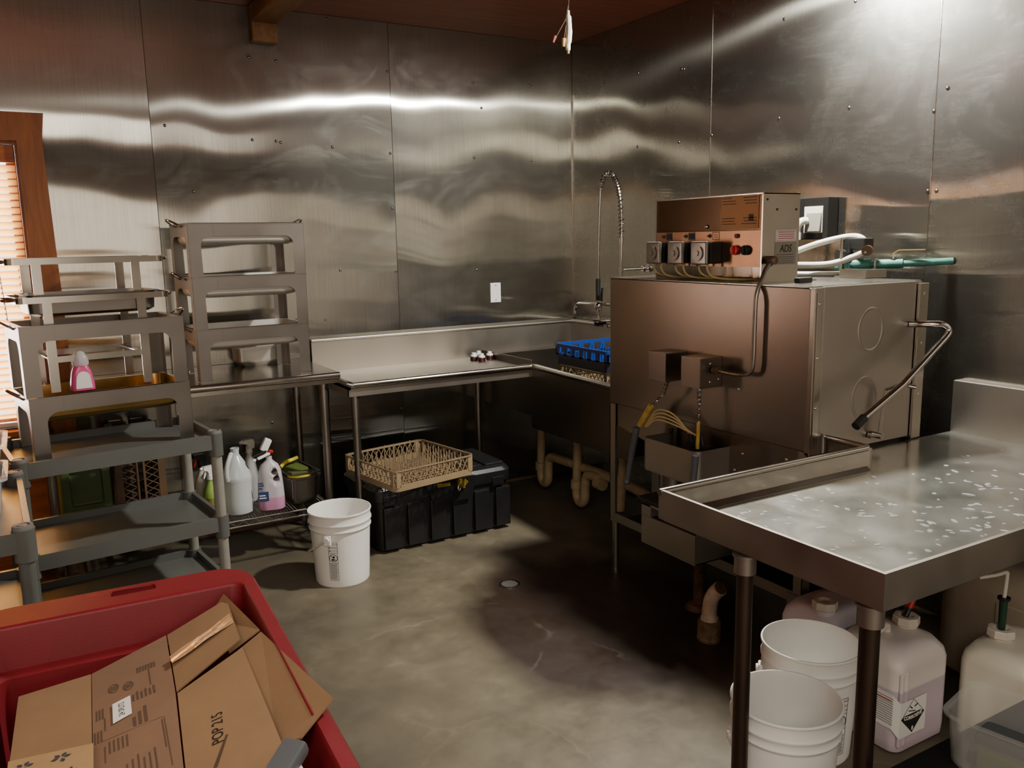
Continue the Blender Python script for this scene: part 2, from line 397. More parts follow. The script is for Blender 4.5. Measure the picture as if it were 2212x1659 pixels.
M = dict(
    wallB=wall_steel('wall_steel_sheet', True),
    wallR=wall_steel('side_wall_steel_sheet', False),
    steel=steel('brushed_steel'),
    steelH=steel('brushed_steel_level', '#a8a197', .40),
    body=steel('machine_steel', '#857a70', .32, (1, 1, 1), .04, .02),
    bodydk=steel('machine_steel_dull', '#6f6860', .36, (1, 1, 1)),
    frame=steel('chafing_steel', '#87817a', .35, (1, 1, 1), .10, .05),
    panst=steel('pan_steel', '#c2beb6', .52, (1, 1, 1), .06, .05),
    tabletop=steel('table_steel', '#a09a90', .2, (1, 1, 1), .06, .05, .04),
    rim=steel('rim_steel', '#b0aaa0', .22, (1, 1, 1), .06, .05, .03),
    dullsteel=steel('dull_steel', '#8d857b', .48, (1, 1, 1), .2, .1, .08),
    leg=steel('leg_steel', '#8d867c', .36, (1, 1, 1), .1, .05),
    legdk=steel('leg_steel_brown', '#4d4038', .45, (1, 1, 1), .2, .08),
    wet=wet_steel('wet_drainboard'),
    chrome=mat('chrome', '#c9c6c0', .1, 1),
    hose=mat('hose_steel', '#aaa59c', .25, 1),
    concrete=concrete('floor_concrete'),
    wood=wood('orange_pine', '#6e3a12', '#a35c22', (6, 6, .8)),
    woodH=wood('orange_pine_level', '#8a4212', '#c46a24', (.8, 6, 6)),
    beam=wood('beam_pine', '#6e4a26', '#97693a', (8, .8, 8), .6),
    ceil=wood('ceiling_boards', '#8a4630', '#a8563f', (1, 12, 1), .5, False, 2),
    wallfar=wood('far_wall_boards', '#5a4634', '#776049', (6, 6, 1), .7, False, 2),
    brightpine=wood('bright_pine', '#b05a18', '#e08a30', (6, .8, 6)),
    tub=steel('tub_steel', '#8f887f', .5, (1, 1, 1), .06, .04),
    white=mat('bucket_white', '#f1efe8', .38, var=.03, sss=.12),
    offwhite=mat('off_white_plastic', '#d8d0bf', .45, var=.05),
    cart=mat('cart_grey_plastic', '#5b5c57', .34, var=.05, bump=.2, bscale=220, rvar=.03),
    cartpost=mat('cart_grey_tube', '#8b877d', .5, var=.12, scale=14),
    cap=mat('cart_cap', '#6b6a66', .5),
    black=mat('black_plastic', '#121212', .42, var=.15, bump=.1),
    blackrub=mat('black_rubber', '#0b0b0b', .6),
    chest=mat('black_chest_plastic', '#161616', .42, var=.3, bump=.3, bscale=160),
    red=mat('red_bin_plastic', '#76101b', .5, var=.07, bump=.2, bscale=260),
    redbit=mat('red_part', '#b81c1c', .4),
    blue=mat('blue_rack_plastic', '#12347c', .4),
    bluedk=mat('dark_blue_rack', '#151d2e', .45),
    tan=mat('tan_rack_plastic', '#8f7a5c', .5, var=.1),
    tandk=mat('brown_rack_plastic', '#6b523a', .5, var=.15),
    green=mat('olive_plastic', '#4d5f33', .5, var=.06),
    spraygreen=level_mat('green_cleaner', '#8fae4d', '#79a031', .1),
    pvc=mat('pvc_pipe', '#a8936f', .5, var=.2, scale=12),
    pvcw=mat('pvc_dirty_white', '#d8c6b0', .5, col2='#a88c70', scale=14),
    rust=mat('rusty_metal', '#6d4a2a', .7, col2='#2a1c12', scale=20, bump=.3),
    grime=mat('grimy_fitting', '#8a7250', .6, col2='#3a2a18', scale=22, bump=.3),
    hosewhite=mat('white_hose', '#cfcabb', .4, var=.05),
    valve=mat('green_bronze', '#4f8f80', .5, col2='#2f5f55', scale=18),
    yellow=mat('yellow_lever', '#c9a83c', .45),
    yrod=mat('brass_rod', '#a88a3c', .5, var=.3, scale=30),
    yel=mat('sponge_yellow', '#d9c83a', .8),
    spg=mat('scrub_green', '#4a4a2c', .9, bump=.5),
    cord=mat('grey_cord', '#6a6660', .5),
    paper=mat('paper_label', '#e6e4dc', .6),
    pinkp=mat('pink_label', '#dcb8b0', .6),
    inst=mat('instruction_sheet', '#a8713a', .5, var=.06),
    plate=mat('name_plate', '#8b857d', .35, 1),
    ink=mat('black_ink', '#15130f', .6),
    inkbrown=mat('brown_ink', '#54402f', .8),
    inkblue=mat('blue_ink', '#2c3542', .8),
    inkred=mat('red_ink', '#a33030', .7),
    bluelabel=mat('blue_label', '#2b3c6b', .5),
    board=board_mat('cardboard'),
    board2=board_mat('cardboard_printed', '#7e6048'),
    board3=board_mat('cardboard_pale', '#a5855a'),
    boarddk=board_mat('cardboard_edge', '#4c3824'),
    pink=mat('pink_soap', '#d24f86', .25, sss=.2),
    pinkcap=clear('soap_cap', (.95, .8, .85, 1), .15, .45),
    jugclear=level_mat('jug_plastic', '#c9cdca', '#bfc6c6', .2),
    pinkjug=level_mat('soap_refill_plastic', '#c4bcc0', '#c98fae', .07),
    corr=level_mat('corrosive_jug_plastic', '#e6ded6', '#c4b5bd', .215),
    jug2=mat('second_jug_plastic', '#e0dac6', .4, sss=.2),
    jug3=mat('third_jug_plastic', '#e2dee4', .4, sss=.2),
    tank=mat('grey_tank_plastic', '#a39680', .5, var=.1),
    clearbin=clear('clear_bin', (.90, .90, .87, 1), .15, .87),
    clearp=clear('clear_tray', (.9, .9, .92, 1), .06, .6),
    olive=mat('olive_cloth', '#4a5a1c', .8, bump=.4),
    sponge=mat('grey_green_pad', '#3a3d3c', .9, bump=.5),
    spongeg=mat('pad_green_dot', '#2f7a3c', .8),
    tape=mat('clear_tape', '#c99a6c', .08, spec=1.0, coat=1),
    blind=blind_mat('blind_slat'),
    tapew=mat('white_tape', '#ddd8c6', .6),
    nut_y=mat('wire_nut_tan', '#9a7a4a', .5), nut_r=mat('wire_nut_red', '#6a2418', .5),
    screw=mat('screw_steel', '#6e6961', .3, 1),
    goldrefl=steel('pan_gold_reflection', '#a58a55', .22, (1, 1, 1), .1, .05),  # golden reflection in the steel water pan, put into its colour
    graymach=mat('grey_valve_handle', '#4a4d52', .45),
    tubef=mat('feed_tube', '#b5a06c', .35),
    water=None,
)
M['water'] = clear('water_bead', (.97, .98, 1, 1), .06, .62)
# screw heads seen on the sheets
SCREWS_B = [(1.154, 2.181), (1.307, 2.173), (1.282, 2.179), (1.601, 2.159), (1.952, 2.137), (1.949, 1.818), (2.51, 2.128), (2.57, 2.43), (1.956, 2.596), (2.516, 2.572), (2.923, 2.587), (0.829, 1.903), (1.609, 1.463), (1.956, 1.446), (2.509, 1.435), (1.506, 1.182), (1.957, 0.6), (1.31, 2.601), (1.165, 2.608), (1.606, 2.851), (0.714, 2.235), (2.925, 2.123), (1.156, 0.61)]
SCREWS_R = [(4.405, 2.573), (4.086, 2.571), (3.706, 2.527), (3.687, 2.524), (4.086, 2.152), (3.72, 2.14), (3.46, 2.148), (2.999, 2.175), (2.986, 2.627), (2.595, 2.169), (2.185, 2.099), (2.133, 2.18), (2.191, 1.784), (2.152, 1.782), (4.783, 2.568), (4.789, 2.1), (4.803, 1.425), (2.588, 2.613)]
# ------------------------------------------------------------------ camera
WB, WR, CZ = 4.78, 3.252, 2.868
FX0, FY0 = -2.6, -3.6            # far corner of the unseen part of the room
cam = bpy.data.cameras.new('camera'); co = bpy.data.objects.new('camera', cam); COL.objects.link(co)
co.location = (0, 0, 1.62); co.rotation_euler = (rad(80.2395), rad(1.0838), rad(-30.1317))
cam.sensor_width = 36; cam.sensor_fit = 'HORIZONTAL'; cam.lens = 36 * 1811.26 / 2212; cam.clip_start = .02
SC.camera = co
SC.view_settings.view_transform = 'AgX'; SC.view_settings.look = 'None'; SC.view_settings.exposure = 0.12
cy = SC.cycles
cy.max_bounces = 6; cy.diffuse_bounces = 3; cy.glossy_bounces = 4; cy.transmission_bounces = 4; cy.transparent_max_bounces = 8
cy.sample_clamp_indirect = 4; cy.caustics_reflective = False; cy.caustics_refractive = False; cy.blur_glossy = .5
try: cy.use_denoising = True; cy.adaptive_threshold = .02
except Exception: pass

# ------------------------------------------------------------------ lights
def area(name, loc, size, power, col, rot=(0, 0, 0), shape='DISK', size_y=None):
    l = bpy.data.lights.new(name, 'AREA'); l.energy = power; l.color = col; l.shape = shape; l.size = size
    if size_y: l.size_y = size_y
    o = bpy.data.objects.new(name, l); COL.objects.link(o); o.location = loc; o.rotation_euler = rot; return o
area('ceiling_lamp', (2.74, 2.62, 2.80), .20, 150, (1, .97, .90))
area('kitchen_fill', (.2, -3.5, 1.2), 4.6, 62, (1, .87, .74), (rad(90), 0, 0), 'RECTANGLE', 2.0)
area('overhead_fill', (-.3, -1.0, 2.84), 3.6, 135, (1, .94, .84), (0, 0, 0), 'RECTANGLE', 2.4)  # unseen broad fill overhead, added to brighten the buckets and foreground
area('daylight_window', (-.42, WB + .5, 1.55), 1.1, 520, (.93, .95, 1), (rad(-90), 0, 0), 'RECTANGLE', 1.6)
area('side_fill', (-2.55, 1.0, 1.25), 2.2, 9, (1, .86, .74), (0, rad(-90), 0), 'RECTANGLE', 4.2)  # unseen soft fill added at the left for the machine front
W = bpy.data.worlds.new('sky'); SC.world = W; W.use_nodes = True
W.node_tree.nodes['Background'].inputs[0].default_value = (.86, .9, 1, 1); W.node_tree.nodes['Background'].inputs[1].default_value = 2.5

# ------------------------------------------------------------------ shell
fl = MB(); fl.box(FX0 - .1, WR + .12, FY0 - .1, WB + .12, -.1, 0); struct(fl.build('floor', M['concrete'], smooth=0))
ce = MB(); ce.box(FX0 - .1, WR + .12, FY0 - .1, WB + .12, CZ, CZ + .1); struct(ce.build('ceiling', M['ceil'], smooth=0))
WX0, WX1, WZ0, WZ1 = -.86, .040, .735, 2.130   # window opening in the back wall
wb = MB()
wb.box(WX1, WR + .1, WB, WB + .1, 0, CZ); wb.box(FX0 - .1, WX0, WB, WB + .1, 0, CZ)
wb.box(WX0, WX1, WB, WB + .1, 0, WZ0); wb.box(WX0, WX1, WB, WB + .1, WZ1, CZ)
wallb = struct(wb.build('wall_back', M['wallfar'], smooth=0))
wr = MB(); wr.box(WR, WR + .1, FY0, WB, 0, CZ); wallr = struct(wr.build('wall_right', M['wallfar'], smooth=0))
wl = MB(); wl.box(FX0 - .1, FX0, FY0, WB, 0, CZ); struct(wl.build('wall_left', M['wallfar'], smooth=0))
wf = MB(); wf.box(FX0, WR, FY0 - .1, FY0, 0, CZ); struct(wf.build('wall_front', M['wallfar'], smooth=0))
# stainless sheets
T = .004
for a, b in ((-.0, .645), (.645, 1.968), (1.968, WR - .004)):
    p = MB(); z0 = .0
    if a < .1:
        p.box(.15, b - .0015, WB - T, WB - .0005, .02, CZ - .002); 
        p.box(FX0, .15, WB - T, WB - .0005, WZ1 + .10, CZ - .002)
    else: p.box(a + .0015, b - .0015, WB - T, WB - .0005, .02, CZ - .002)
    p.build('steel_sheet', M['wallB'], wallb, smooth=0)
for a, b in ((-1.6, -.40), (-.40, .88), (.88, 2.179), (2.179, 3.469), (3.469, WB - T - .002)):
    p = MB(); p.box(WR - T, WR - .0005, a + .0015, b - .0015, .02, CZ - .002)
    p.build('steel_sheet', M['wallR'], wallr, smooth=0)
# seam battens, corner angle
p = MB(); p.box(WR - .012, WR - T, WB - T - .003, WB - T - .0005, .9, 2.55); p.box(WR - T - .003, WR - T - .0005, WB - .012, WB - T, .9, 2.55)
p.build('corner_angle', M['rim'], wallr, smooth=0)
p = MB(); p.box(WR - T - .0016, WR - T - .0003, 3.467, 3.471, 1.4, CZ - .01); p.build('seam_strip', M['rim'], wallr, smooth=0)
p = MB(); p.box(WR - T - .0016, WR - T - .0003, 2.1775, 2.1805, 1.4, CZ - .01); p.build('seam_strip', M['rim'], wallr, smooth=0)
def screwB(x, z, r=.0085):
    m = MB(); m.sph((x, WB - T, z), r, (1, .6, 1), 10); m.build('screw', M['screw'], wallb)
def screwR(y, z, r=.0085):
    m = MB(); m.sph((WR - T, y, z), r, (.6, 1, 1), 10); m.build('screw', M['screw'], wallr)
for x, z in SCREWS_B: screwB(x, z)
for y, z in SCREWS_R: screwR(y, z)
# ceiling beam with its bearing block
bm_ = MB(); bm_.box(1.178, 1.313, -1.5, WB - .07, 2.775, CZ - .001, .006); o = struct(bm_.build('trim_1', M['beam'], smooth=0))
bl = MB(); bl.box(1.176, 1.313, WB - .07, WB - T - .001, 2.680, CZ - .001, .006); o = struct(bl.build('trim_2', M['beam'], smooth=0))

tb = MB(); tb.box(FX0 + .0005, FX0 + .07, -3.4, 4.6, 2.06, 2.20, .004); struct(tb.build('trim_3', M['brightpine'], smooth=0))
# window with pine casing, sash and glass
wn = thing('window_1', None, None, (WX1, WB, WZ0)); wn['kind'] = 'structure'
c = MB()
c.prism([(.04, .0), (.158, .0), (.165, 1.2), (.148, 2.13), (.165, 2.262), (-1.05, 2.262), (-1.05, 2.13), (.04, 2.13)], .03, Matrix(((1, 0, 0, 0), (0, 0, -1, WB - .002), (0, 1, 0, 0), (0, 0, 0, 1))))
c.build('casing', M['wood'], wn, smooth=0)
c = MB(); c.box(-.95, .04, WB - .05, WB + .09, WZ0 - .032, WZ0 - .001, .004); c.build('sill', M['woodH'], wn, smooth=0)
c = MB(); c.box(-.95, .04, WB - .028, WB - .002, .52, WZ0 - .034, .003); c.build('apron', M['woodH'], wn, smooth=0)
c = MB(); c.box(-2.2, .04, WB - .02, WB - .002, .02, .518, .003); c.build('wainscot', M['woodH'], wn, smooth=0)
c = MB()
c.box(WX1 - .012, WX1 - .0005, WB + .001, WB + .099, WZ0, WZ1); c.box(WX0 + .0005, WX0 + .012, WB + .001, WB + .099, WZ0, WZ1); c.box(WX0 + .012, WX1 - .012, WB + .001, WB + .099, WZ1 - .014, WZ1 - .001)
c.build('jamb', M['wood'], wn, smooth=0)
c = MB()
for x0, x1, z0, z1 in ((WX1 - .055, WX1 - .0125, WZ0 + .002, WZ1 - .016), (WX0 + .0125, WX0 + .055, WZ0 + .002, WZ1 - .016), (WX0 + .055, WX1 - .055, WZ0 + .002, WZ0 + .05), (WX0 + .055, WX1 - .055, WZ1 - .10, WZ1 - .016)):
    c.box(x0, x1, WB + .06, WB + .095, z0, z1)
c.build('sash', M['wood'], wn, smooth=0)
c = MB(); c.box(WX0 + .05, WX1 - .05, WB + .076, WB + .080, WZ0 + .045, WZ1 - .095); c.build('glass', M['clearp'], wn, smooth=0)
# slatted blind
bd = thing('window_blind', 'cream horizontal slatted blind glowing with daylight in the pine framed window', 'blind', ((WX0 + WX1) / 2, WB + .03, WZ0 + .02))
c = MB(); c.box(WX0 + .016, WX1 - .016, WB + .012, WB + .05, WZ1 - .10, WZ1 - .016, .004); c.build('head_rail', M['woodH'], bd)
z = WZ1 - .125; k = 0
while z > WZ0 + .05:
    c = MB(); c.obox(((WX0 + WX1) / 2, WB + .03, z), (WX1 - WX0 - .034, .040, .0022), (rad(-38), 0, 0)); c.build('slat', M['blind'], bd, smooth=0); z -= .0335; k += 1
c = MB(); c.box(WX0 + .017, WX1 - .017, WB + .016, WB + .046, WZ0 + .012, WZ0 + .034, .004); c.build('bottom_rail', M['white'], bd)
c = MB(); c.tube([(-.118, WB - .006, 1.86), (-.10, WB - .008, 1.6), (-.085, WB - .008, 1.3), (-.075, WB - .006, 1.0)], .0022, 6); 
for i in range(34): c.sph((-.118 + .043 * (i / 34) ** .8, WB - .007, 1.86 - .025 * i), .0045, n=6)
c.build('bead_cord', M['offwhite'], bd)
# ------------------------------------------------------------------ utility carts
def make_cart(name, label, Lx, Dy, tops, loc, rz, group):
    """origin at floor, front left corner; long side along local x"""
    t = thing(name, label, 'cart', loc, rz, group)
    for k, zt in enumerate(tops):
        s = MB(); o = rrect(0, Lx, 0, Dy, .03); i = rrect(.018, Lx - .018, .018, Dy - .018, .02)
        lip = .062
        s.loft([[(*p, zt - lip) for p in o], [(*p, zt) for p in o], [(*p, zt) for p in i], [(*p, zt - .03) for p in i]], cap0=True, cap1=True)
        for x in (.022, Lx - .022):
            for y in (.022, Dy - .022):
                s.cyl((x, y, zt - .092), (x, y, zt + .004), .030, .031, 18)
        s.build('shelf', M['cart'], t, True)
    for x in (.022, Lx - .022):
        for y in (.022, Dy - .022):
            for a, b in ((tops[1] + .004, tops[0] - .092), (tops[2] + .004, tops[1] - .092)):
                p = MB(); p.cyl((x, y, a), (x, y, b), .0225, n=18); p.build('post', M['cartpost'] if x > .1 else M['cart'], t, True)
            p = MB(); p.lathe([(0, .012), (.012, .012), (.014, .009), (.018, .009), (.02, .013), (.027, .012), (.029, .004), (.029, 0)], (x, y, tops[0] + .004), 20)
            p.build('post_cap', M['cap'], t, True)
            p = MB(); p.cyl((x, y, tops[2] - .092), (x, y, .105), .012, n=12); p.box(x - .02, x + .02, y - .016, y + .016, .075, .108, .005)
            for q in (-1, 1): p.box(x - .03, x + .03, y + q * .018 - .002, y + q * .018 + .002, .038, .105, .002)
            p.cyl((x, y - .014, .0515), (x, y + .014, .0515), .05, n=24)
            p.build('caster', M['black'], t, True)
    return t
CA = rad(7.0)
cartA = make_cart('utility_cart', 'grey three-shelf utility cart carrying the stack of chafing frames by the window', .765, .50, (.835, .475, .19), (-.100, 3.515, 0), CA, 'utility carts')
cartB = make_cart('utility_cart', 'grey utility cart cut off by the left edge of the photo, clear tubs on top', .74, .45, (.82, .47, .19), (-.05, 2.70, 0), rad(92), 'utility carts')
def cA(x, y, z):      # point on cart A: local -> world
    c, s = math.cos(CA), math.sin(CA)
    return (-.100 + c * x - s * y, 3.515 + s * x + c * y, z)

# ------------------------------------------------------------------ chafing dish frames
def arch_panel(w, h, leg, band, r, foot):
    """flat steel side with an arched opening, drawn in (u, v)"""
    P = [(0, 0), (0, h), (w, h), (w, 0), (w - foot, 0)]
    zt = h - band
    P.append((w - leg * .80, zt - r))
    for i in range(7):
        a = rad(90 * i / 6); P.append((w - leg - r + .2 * leg + (r) * math.cos(a) - 0.0, zt - r + r * math.sin(a)))
    for i in range(7):
        a = rad(90 + 90 * i / 6); P.append((leg + r - .2 * leg + r * math.cos(a), zt - r + r * math.sin(a)))
    P.append((leg * .80, zt - r)); P.append((foot, 0))
    return P
def make_frame(label, W_, D_, H_, loc, rz, pan, group, handles=True, panmat='panst'):
    t = thing('chafing_dish', label, 'chafing dish', loc, rz, group)
    th = .0016
    b = MB()
    fp = arch_panel(W_, H_, .070, .058, .045, .058); sp = arch_panel(D_, H_, .058, .058, .045, .048)
    X = Matrix(((1, 0, 0, 0), (0, 0, 1, 0), (0, 1, 0, 0), (0, 0, 0, 1)))
    b.prism(fp, th, X); b.prism(fp, th, Matrix.Translation((0, D_ - th, 0)) @ X)
    Y = Matrix(((0, 0, 1, 0), (1, 0, 0, 0), (0, 1, 0, 0), (0, 0, 0, 1)))
    b.prism(sp, th, Y); b.prism(sp, th, Matrix.Translation((W_ - th, 0, 0)) @ Y)
    # seam plate across the front band, folded rim
    b.box(.12, W_ - .15, -.0012, 0, H_ - .056, H_ - .002)
    o = rrect(-.003, W_ + .003, -.003, D_ + .003, .006); i = rrect(.014, W_ - .014, .014, D_ - .014, .012)
    b.loft([[(*p, H_) for p in o], [(*p, H_ + .003) for p in o], [(*p, H_ + .003) for p in i], [(*p, H_) for p in i]], closed=True)
    b.build('body', M['frame'], t, True, smooth=30)
    if handles:
        for sx, x in ((-1, 0), (1, W_)):
            h = MB(); h.tube([(x, .10, H_ - .012), (x + sx * .012, .10, H_ - .004), (x + sx * .044, .14, H_ + .018), (x + sx * .050, D_ / 2, H_ + .024), (x + sx * .044, D_ - .14, H_ + .018), (x + sx * .012, D_ - .13, H_ - .004), (x, D_ - .13, H_ - .012)], .0046, 8)
            h.build('wire_handle', M['chrome'], t, True)
    if pan:
        p = MB(); R0 = .030
        ring = lambda d, z: [(*q, z) for q in rrect(.010 + d, W_ - .010 - d, .010 + d, D_ - .010 - d, .05)]
        p.loft([ring(-.004, H_ + .0045), ring(.006, H_ + .0035), ring(.010, H_ - .075), ring(.018, H_ - .092), ring(.04, H_ - .100)], cap0=False, cap1=True)
        p.loft([ring(-.004, H_ + .0055), ring(.007, H_ + .0045), ring(.012, H_ - .072), ring(.02, H_ - .088), ring(.04, H_ - .097)], cap0=False, cap1=True)
        p.build('water_pan', M[panmat], t, True, smooth=50, recalc=False)
    return t
PT = .97         # top of the small prep table
FD = .345
RS = rad(4.6)
for k, lab in enumerate(('steel chafing frame at the bottom of the three stacked on the prep table, pan inside', 'middle one of three steel chafing frames stacked on the prep table', 'topmost of three steel chafing frames stacked on the prep table')):
    make_frame(lab, .555 + .004 * k, FD, .2475, (.690 - .002 * k, 4.193, PT + .002 + .2510 * k), RS, True, 'stacked chafing frames')
LS = rad(8.5)
SZ = .806        # cart shelf floor
make_frame('steel chafing frame standing directly on the grey cart shelf', .605, FD, .246, (-.028, 3.645, SZ), LS, True, 'stacked chafing frames', panmat='goldrefl')
make_frame('steel chafing frame stacked second on the grey cart, pink soap bottle showing through it', .607, FD, .272, (-.034, 3.645, SZ + .2505), LS, False, 'stacked chafing frames')

# bar-type chafing stands stacked above
def make_stand(label, w, d, top, low, loc, rz, cross=None):
    t = thing('chafing_stand', label, 'chafing stand', loc, rz, 'bar chafing stands')
    r = MB(); o = rrect(0, w, 0, d, .03, 5); i = rrect(.004, w - .004, .004, d - .004, .027, 5)
    h = .024
    r.loft([[(*p, top - h) for p in o], [(*p, top) for p in o], [(*p, top) for p in i], [(*p, top - h) for p in i]], closed=True)
    r.build('top_rail', M['rim'], t, True)
    for x in (.085, w - .13):
        for y in (.006, d - .010):
            l = MB(); l.box(x, x + .034, y, y + .004, low, top - .004); l.build('leg', M['rim'], t, True, smooth=0)
    for sx in (0, w):
        e = MB(); sg = -1 if sx == 0 else 1
        e.tube([(sx, d * .3, top - h / 2), (sx + sg * .03, d * .32, top - h / 2), (sx + sg * .034, d * .5, top - h / 2), (sx + sg * .03, d * .68, top - h / 2), (sx, d * .7, top - h / 2)], .007, 8)
        e.build('end_grip', M['chrome'], t, True)
    if cross:
        c = MB()
        for y in (.012, d - .016): c.box(.085, w - .10, y, y + .003, cross - .012, cross + .012)
        for x in (.10, w - .125): c.box(x, x + .02, .012, d - .012, cross - .004, cross)
        c.build('burner_shelf', M['rim'], t, True, smooth=0)
    return t
st = make_stand('lower flat-bar chafing stand holding a long pan, above the cart stack', .56, .30, .376, .003, (-.030, 3.675, 1.0615), LS, .13)
st2 = make_stand('topmost flat-bar chafing stand above the cart, standing empty', .575, .27, .222, .0, (-.052, 3.700, 1.362), LS)
pn = thing('food_pan', 'long shallow steel food pan hung in the lower flat-bar chafing stand', 'pan', (-.030, 3.675, 1.3595), LS)
p = MB(); W_, D_ = .50, .285
ring = lambda d, z: [(.03 + q[0], .0075 + q[1], z) for q in rrect(d, W_ - d, d, D_ - d, .05)]
p.loft([ring(-.004, .083), ring(.012, .083), ring(.016, .012), ring(.035, 0)], cap0=False, cap1=True)
p.loft([ring(-.004, .0845), ring(.0135, .0845), ring(.018, .013), ring(.035, .0018)], cap0=False, cap1=True)
p.build('pan_body', M['frame'], pn, True, smooth=50, recalc=False)

# pink soap bottle seen through the upper frame
sb = thing('soap_bottle', 'pink dish soap bottle with clear domed cap inside the cart chafing frame', 'bottle', (.165, 3.735, 1.0575), LS)
b = MB(); R = []
for hw, hd, z in ((.040, .028, 0), (.044, .031, .006), (.043, .030, .03), (.036, .026, .075), (.026, .02, .10)): R.append([(*q, z) for q in rrect(-hw, hw, -hd, hd, .02, 4)])
b.loft(R); sbb = b.build('body', M['pink'], sb, True, smooth=60)
b = MB(); b.lathe([(.026, .10), (.03, .106), (.031, .13), (.026, .142), (.018, .150), (.010, .160), (0, .161)], n=24); b.build('cap', M['pinkcap'], sb, True, smooth=60)
b = MB(); b.prism([(.026 * math.cos(rad(a)), .05 + .03 * math.sin(rad(a)) if a <= 180 else .012) for a in range(0, 181, 15)] + [(-.03, .012), (.03, .012)], .0008, Matrix(((1, 0, 0, 0), (0, 0, 1, -.0325), (0, 1, 0, 0), (0, 0, 0, 1))))
b.build('label_patch', M['paper'], sbb, True, smooth=0)

# clear tubs on the cropped cart
for k, (px, py, ln) in enumerate(((-.105, 2.99, .30), (-.098, 3.06, .30))):
    t = thing('clear_tub', ('clear plastic tub on the cropped grey cart, lower one of two', 'clear plastic tub stacked on another on the cropped grey cart')[k], 'tub', (px, py, .792 + .0), rad(90), 'clear tubs on the left cart')
    m = MB(); ring = lambda d, z: [(*q, z) for q in rrect(d, ln - d, d, .20 - d, .03)]
    z0 = 0 if k == 0 else .03
    if k == 0: m.loft([ring(.03, .0), ring(.018, .11), ring(0, .112), ring(0, .120), ring(.014, .120), ring(.016, .118), ring(.032, .003)])
    else: m.loft([ring(.0305, .12), ring(.018, .20), ring(0, .202), ring(0, .210), ring(.014, .210), ring(.016, .205), ring(.0325, .124)])
    m.build('tub_body', M['clearp'], t, True)

# ------------------------------------------------------------------ small prep table with wire undershelf
pt = thing('prep_table', 'small stainless prep table with rolled edge under the three stacked frames', 'table', (1.0, 4.42, 0))
TX0, TX1, TY0, TY1 = -.04, 1.352, 4.118, WB - .012
s = MB(); s.box(TX0, TX1, TY0, TY1, PT - .022, PT, .003)
s.cyl((TX0, TY0, PT - .016), (TX1, TY0, PT - .016), .0185, n=20)
s.box(TX0, TX1, TY0 - .003, TY0 + .02, PT - .055, PT - .018, .002)
s.build('top', M['tabletop'], pt)
for x, y in ((1.279, 4.165), (1.279, 4.68), (.02, 4.165), (.02, 4.68)):
    l = MB(); l.cyl((x, y, .03), (x, y, PT - .022), .0205, n=20); l.cyl((x, y, 0), (x, y, .035), .012, .017, 14); l.cyl((x, y, PT - .07), (x, y, PT - .022), .027, n=20)
    l.build('leg', M['leg'], pt)
ws = MB(); SZW = .262
for y in (4.165, 4.68): ws.cyl((.02, y, SZW), (1.279, y, SZW), .0042, n=8); ws.cyl((.02, y, SZW - .03), (1.279, y, SZW - .03), .0042, n=8)
for x in (.02, 1.279): ws.cyl((x, 4.165, SZW), (x, 4.68, SZW), .0042, n=8)
for i in range(78):
    x = .035 + i * .016; ws.cyl((x, 4.165, SZW + .003), (x, 4.68, SZW + .003), .0016, n=6)
for y in (4.165, 4.68):
    P = [(.04 + i * .0304, y, SZW - (.028 if i % 2 else .002)) for i in range(41)]
    for a, b_ in zip(P, P[1:]): ws.cyl(a, b_, .0024, n=6)
ws.build('wire_shelf', M['hose'], pt)

# steel quarter pan on the table
def steel_pan(name, label, w, d, h, loc, rz, group=None, m='frame'):
    t = thing(name, label, 'pan', loc, rz, group)
    p = MB(); ring = lambda q, z, r=.022: [(*c, z) for c in rrect(q, w - q, q, d - q, r)]
    p.loft([ring(0, h - .003), ring(0, h), ring(.012, h), ring(.0135, h - .003), ring(.017, .3 * h), ring(.023, .02), ring(.035, .004)], cap0=False)
    p.loft([ring(0, h - .003), ring(.0115, h - .0035), ring(.0122, h - .006), ring(.0125, h - .018), ring(.0155, h - .02), ring(.016, .3 * h), ring(.022, .016), ring(.036, 0)], cap0=False)
    p.build('pan_body', M[m], t, True, smooth=40, recalc=False)
    return t
steel_pan('steam_pan', 'small steel pan standing on the prep table inside the lowest chafing frame', .285, .165, .106, (.946, 4.578, PT + .0005), RS, m='panst')

# ------------------------------------------------------------------ things on the wire shelf
SH = SZW + .0048
def trigger(b, z, s=1.0, rot=0):
    """trigger sprayer head, nozzle towards -x"""
    R = Matrix.Rotation(rot, 4, 'Z')
    def P(x, y, zz): return R @ Vector((x * s, y * s, z + zz * s))
    b.cyl(P(0, 0, 0), P(0, 0, .022), .0165 * s, .015 * s, 18)
    prof = [(.020, .020), (.024, .05), (.016, .066), (-.034, .066), (-.038, .050), (-.020, .046), (-.012, .034), (-.014, .020)]
    b.prism(prof, .026 * s, R.to_4x4() @ Matrix.Translation((0, .013 * s, z)) @ Matrix(((s, 0, 0, 0), (0, 0, -1, 0), (0, s, 0, 0), (0, 0, 0, 1))))
    b.cyl(P(-.038, 0, .058), P(-.050, 0, .058), .008 * s, n=12)
def trigger_lever(b, z, s=1.0, rot=0):
    R = Matrix.Rotation(rot, 4, 'Z')
    b.prism([(-.020, .046), (-.028, .046), (-.038, .012), (-.034, .008), (-.026, .022)], .012 * s, R.to_4x4() @ Matrix.Translation((0, .006 * s, z)) @ Matrix(((s, 0, 0, 0), (0, 0, -1, 0), (0, s, 0, 0), (0, 0, 0, 1))))
def jug_body(rings):
    b = MB(); b.loft(rings); return b
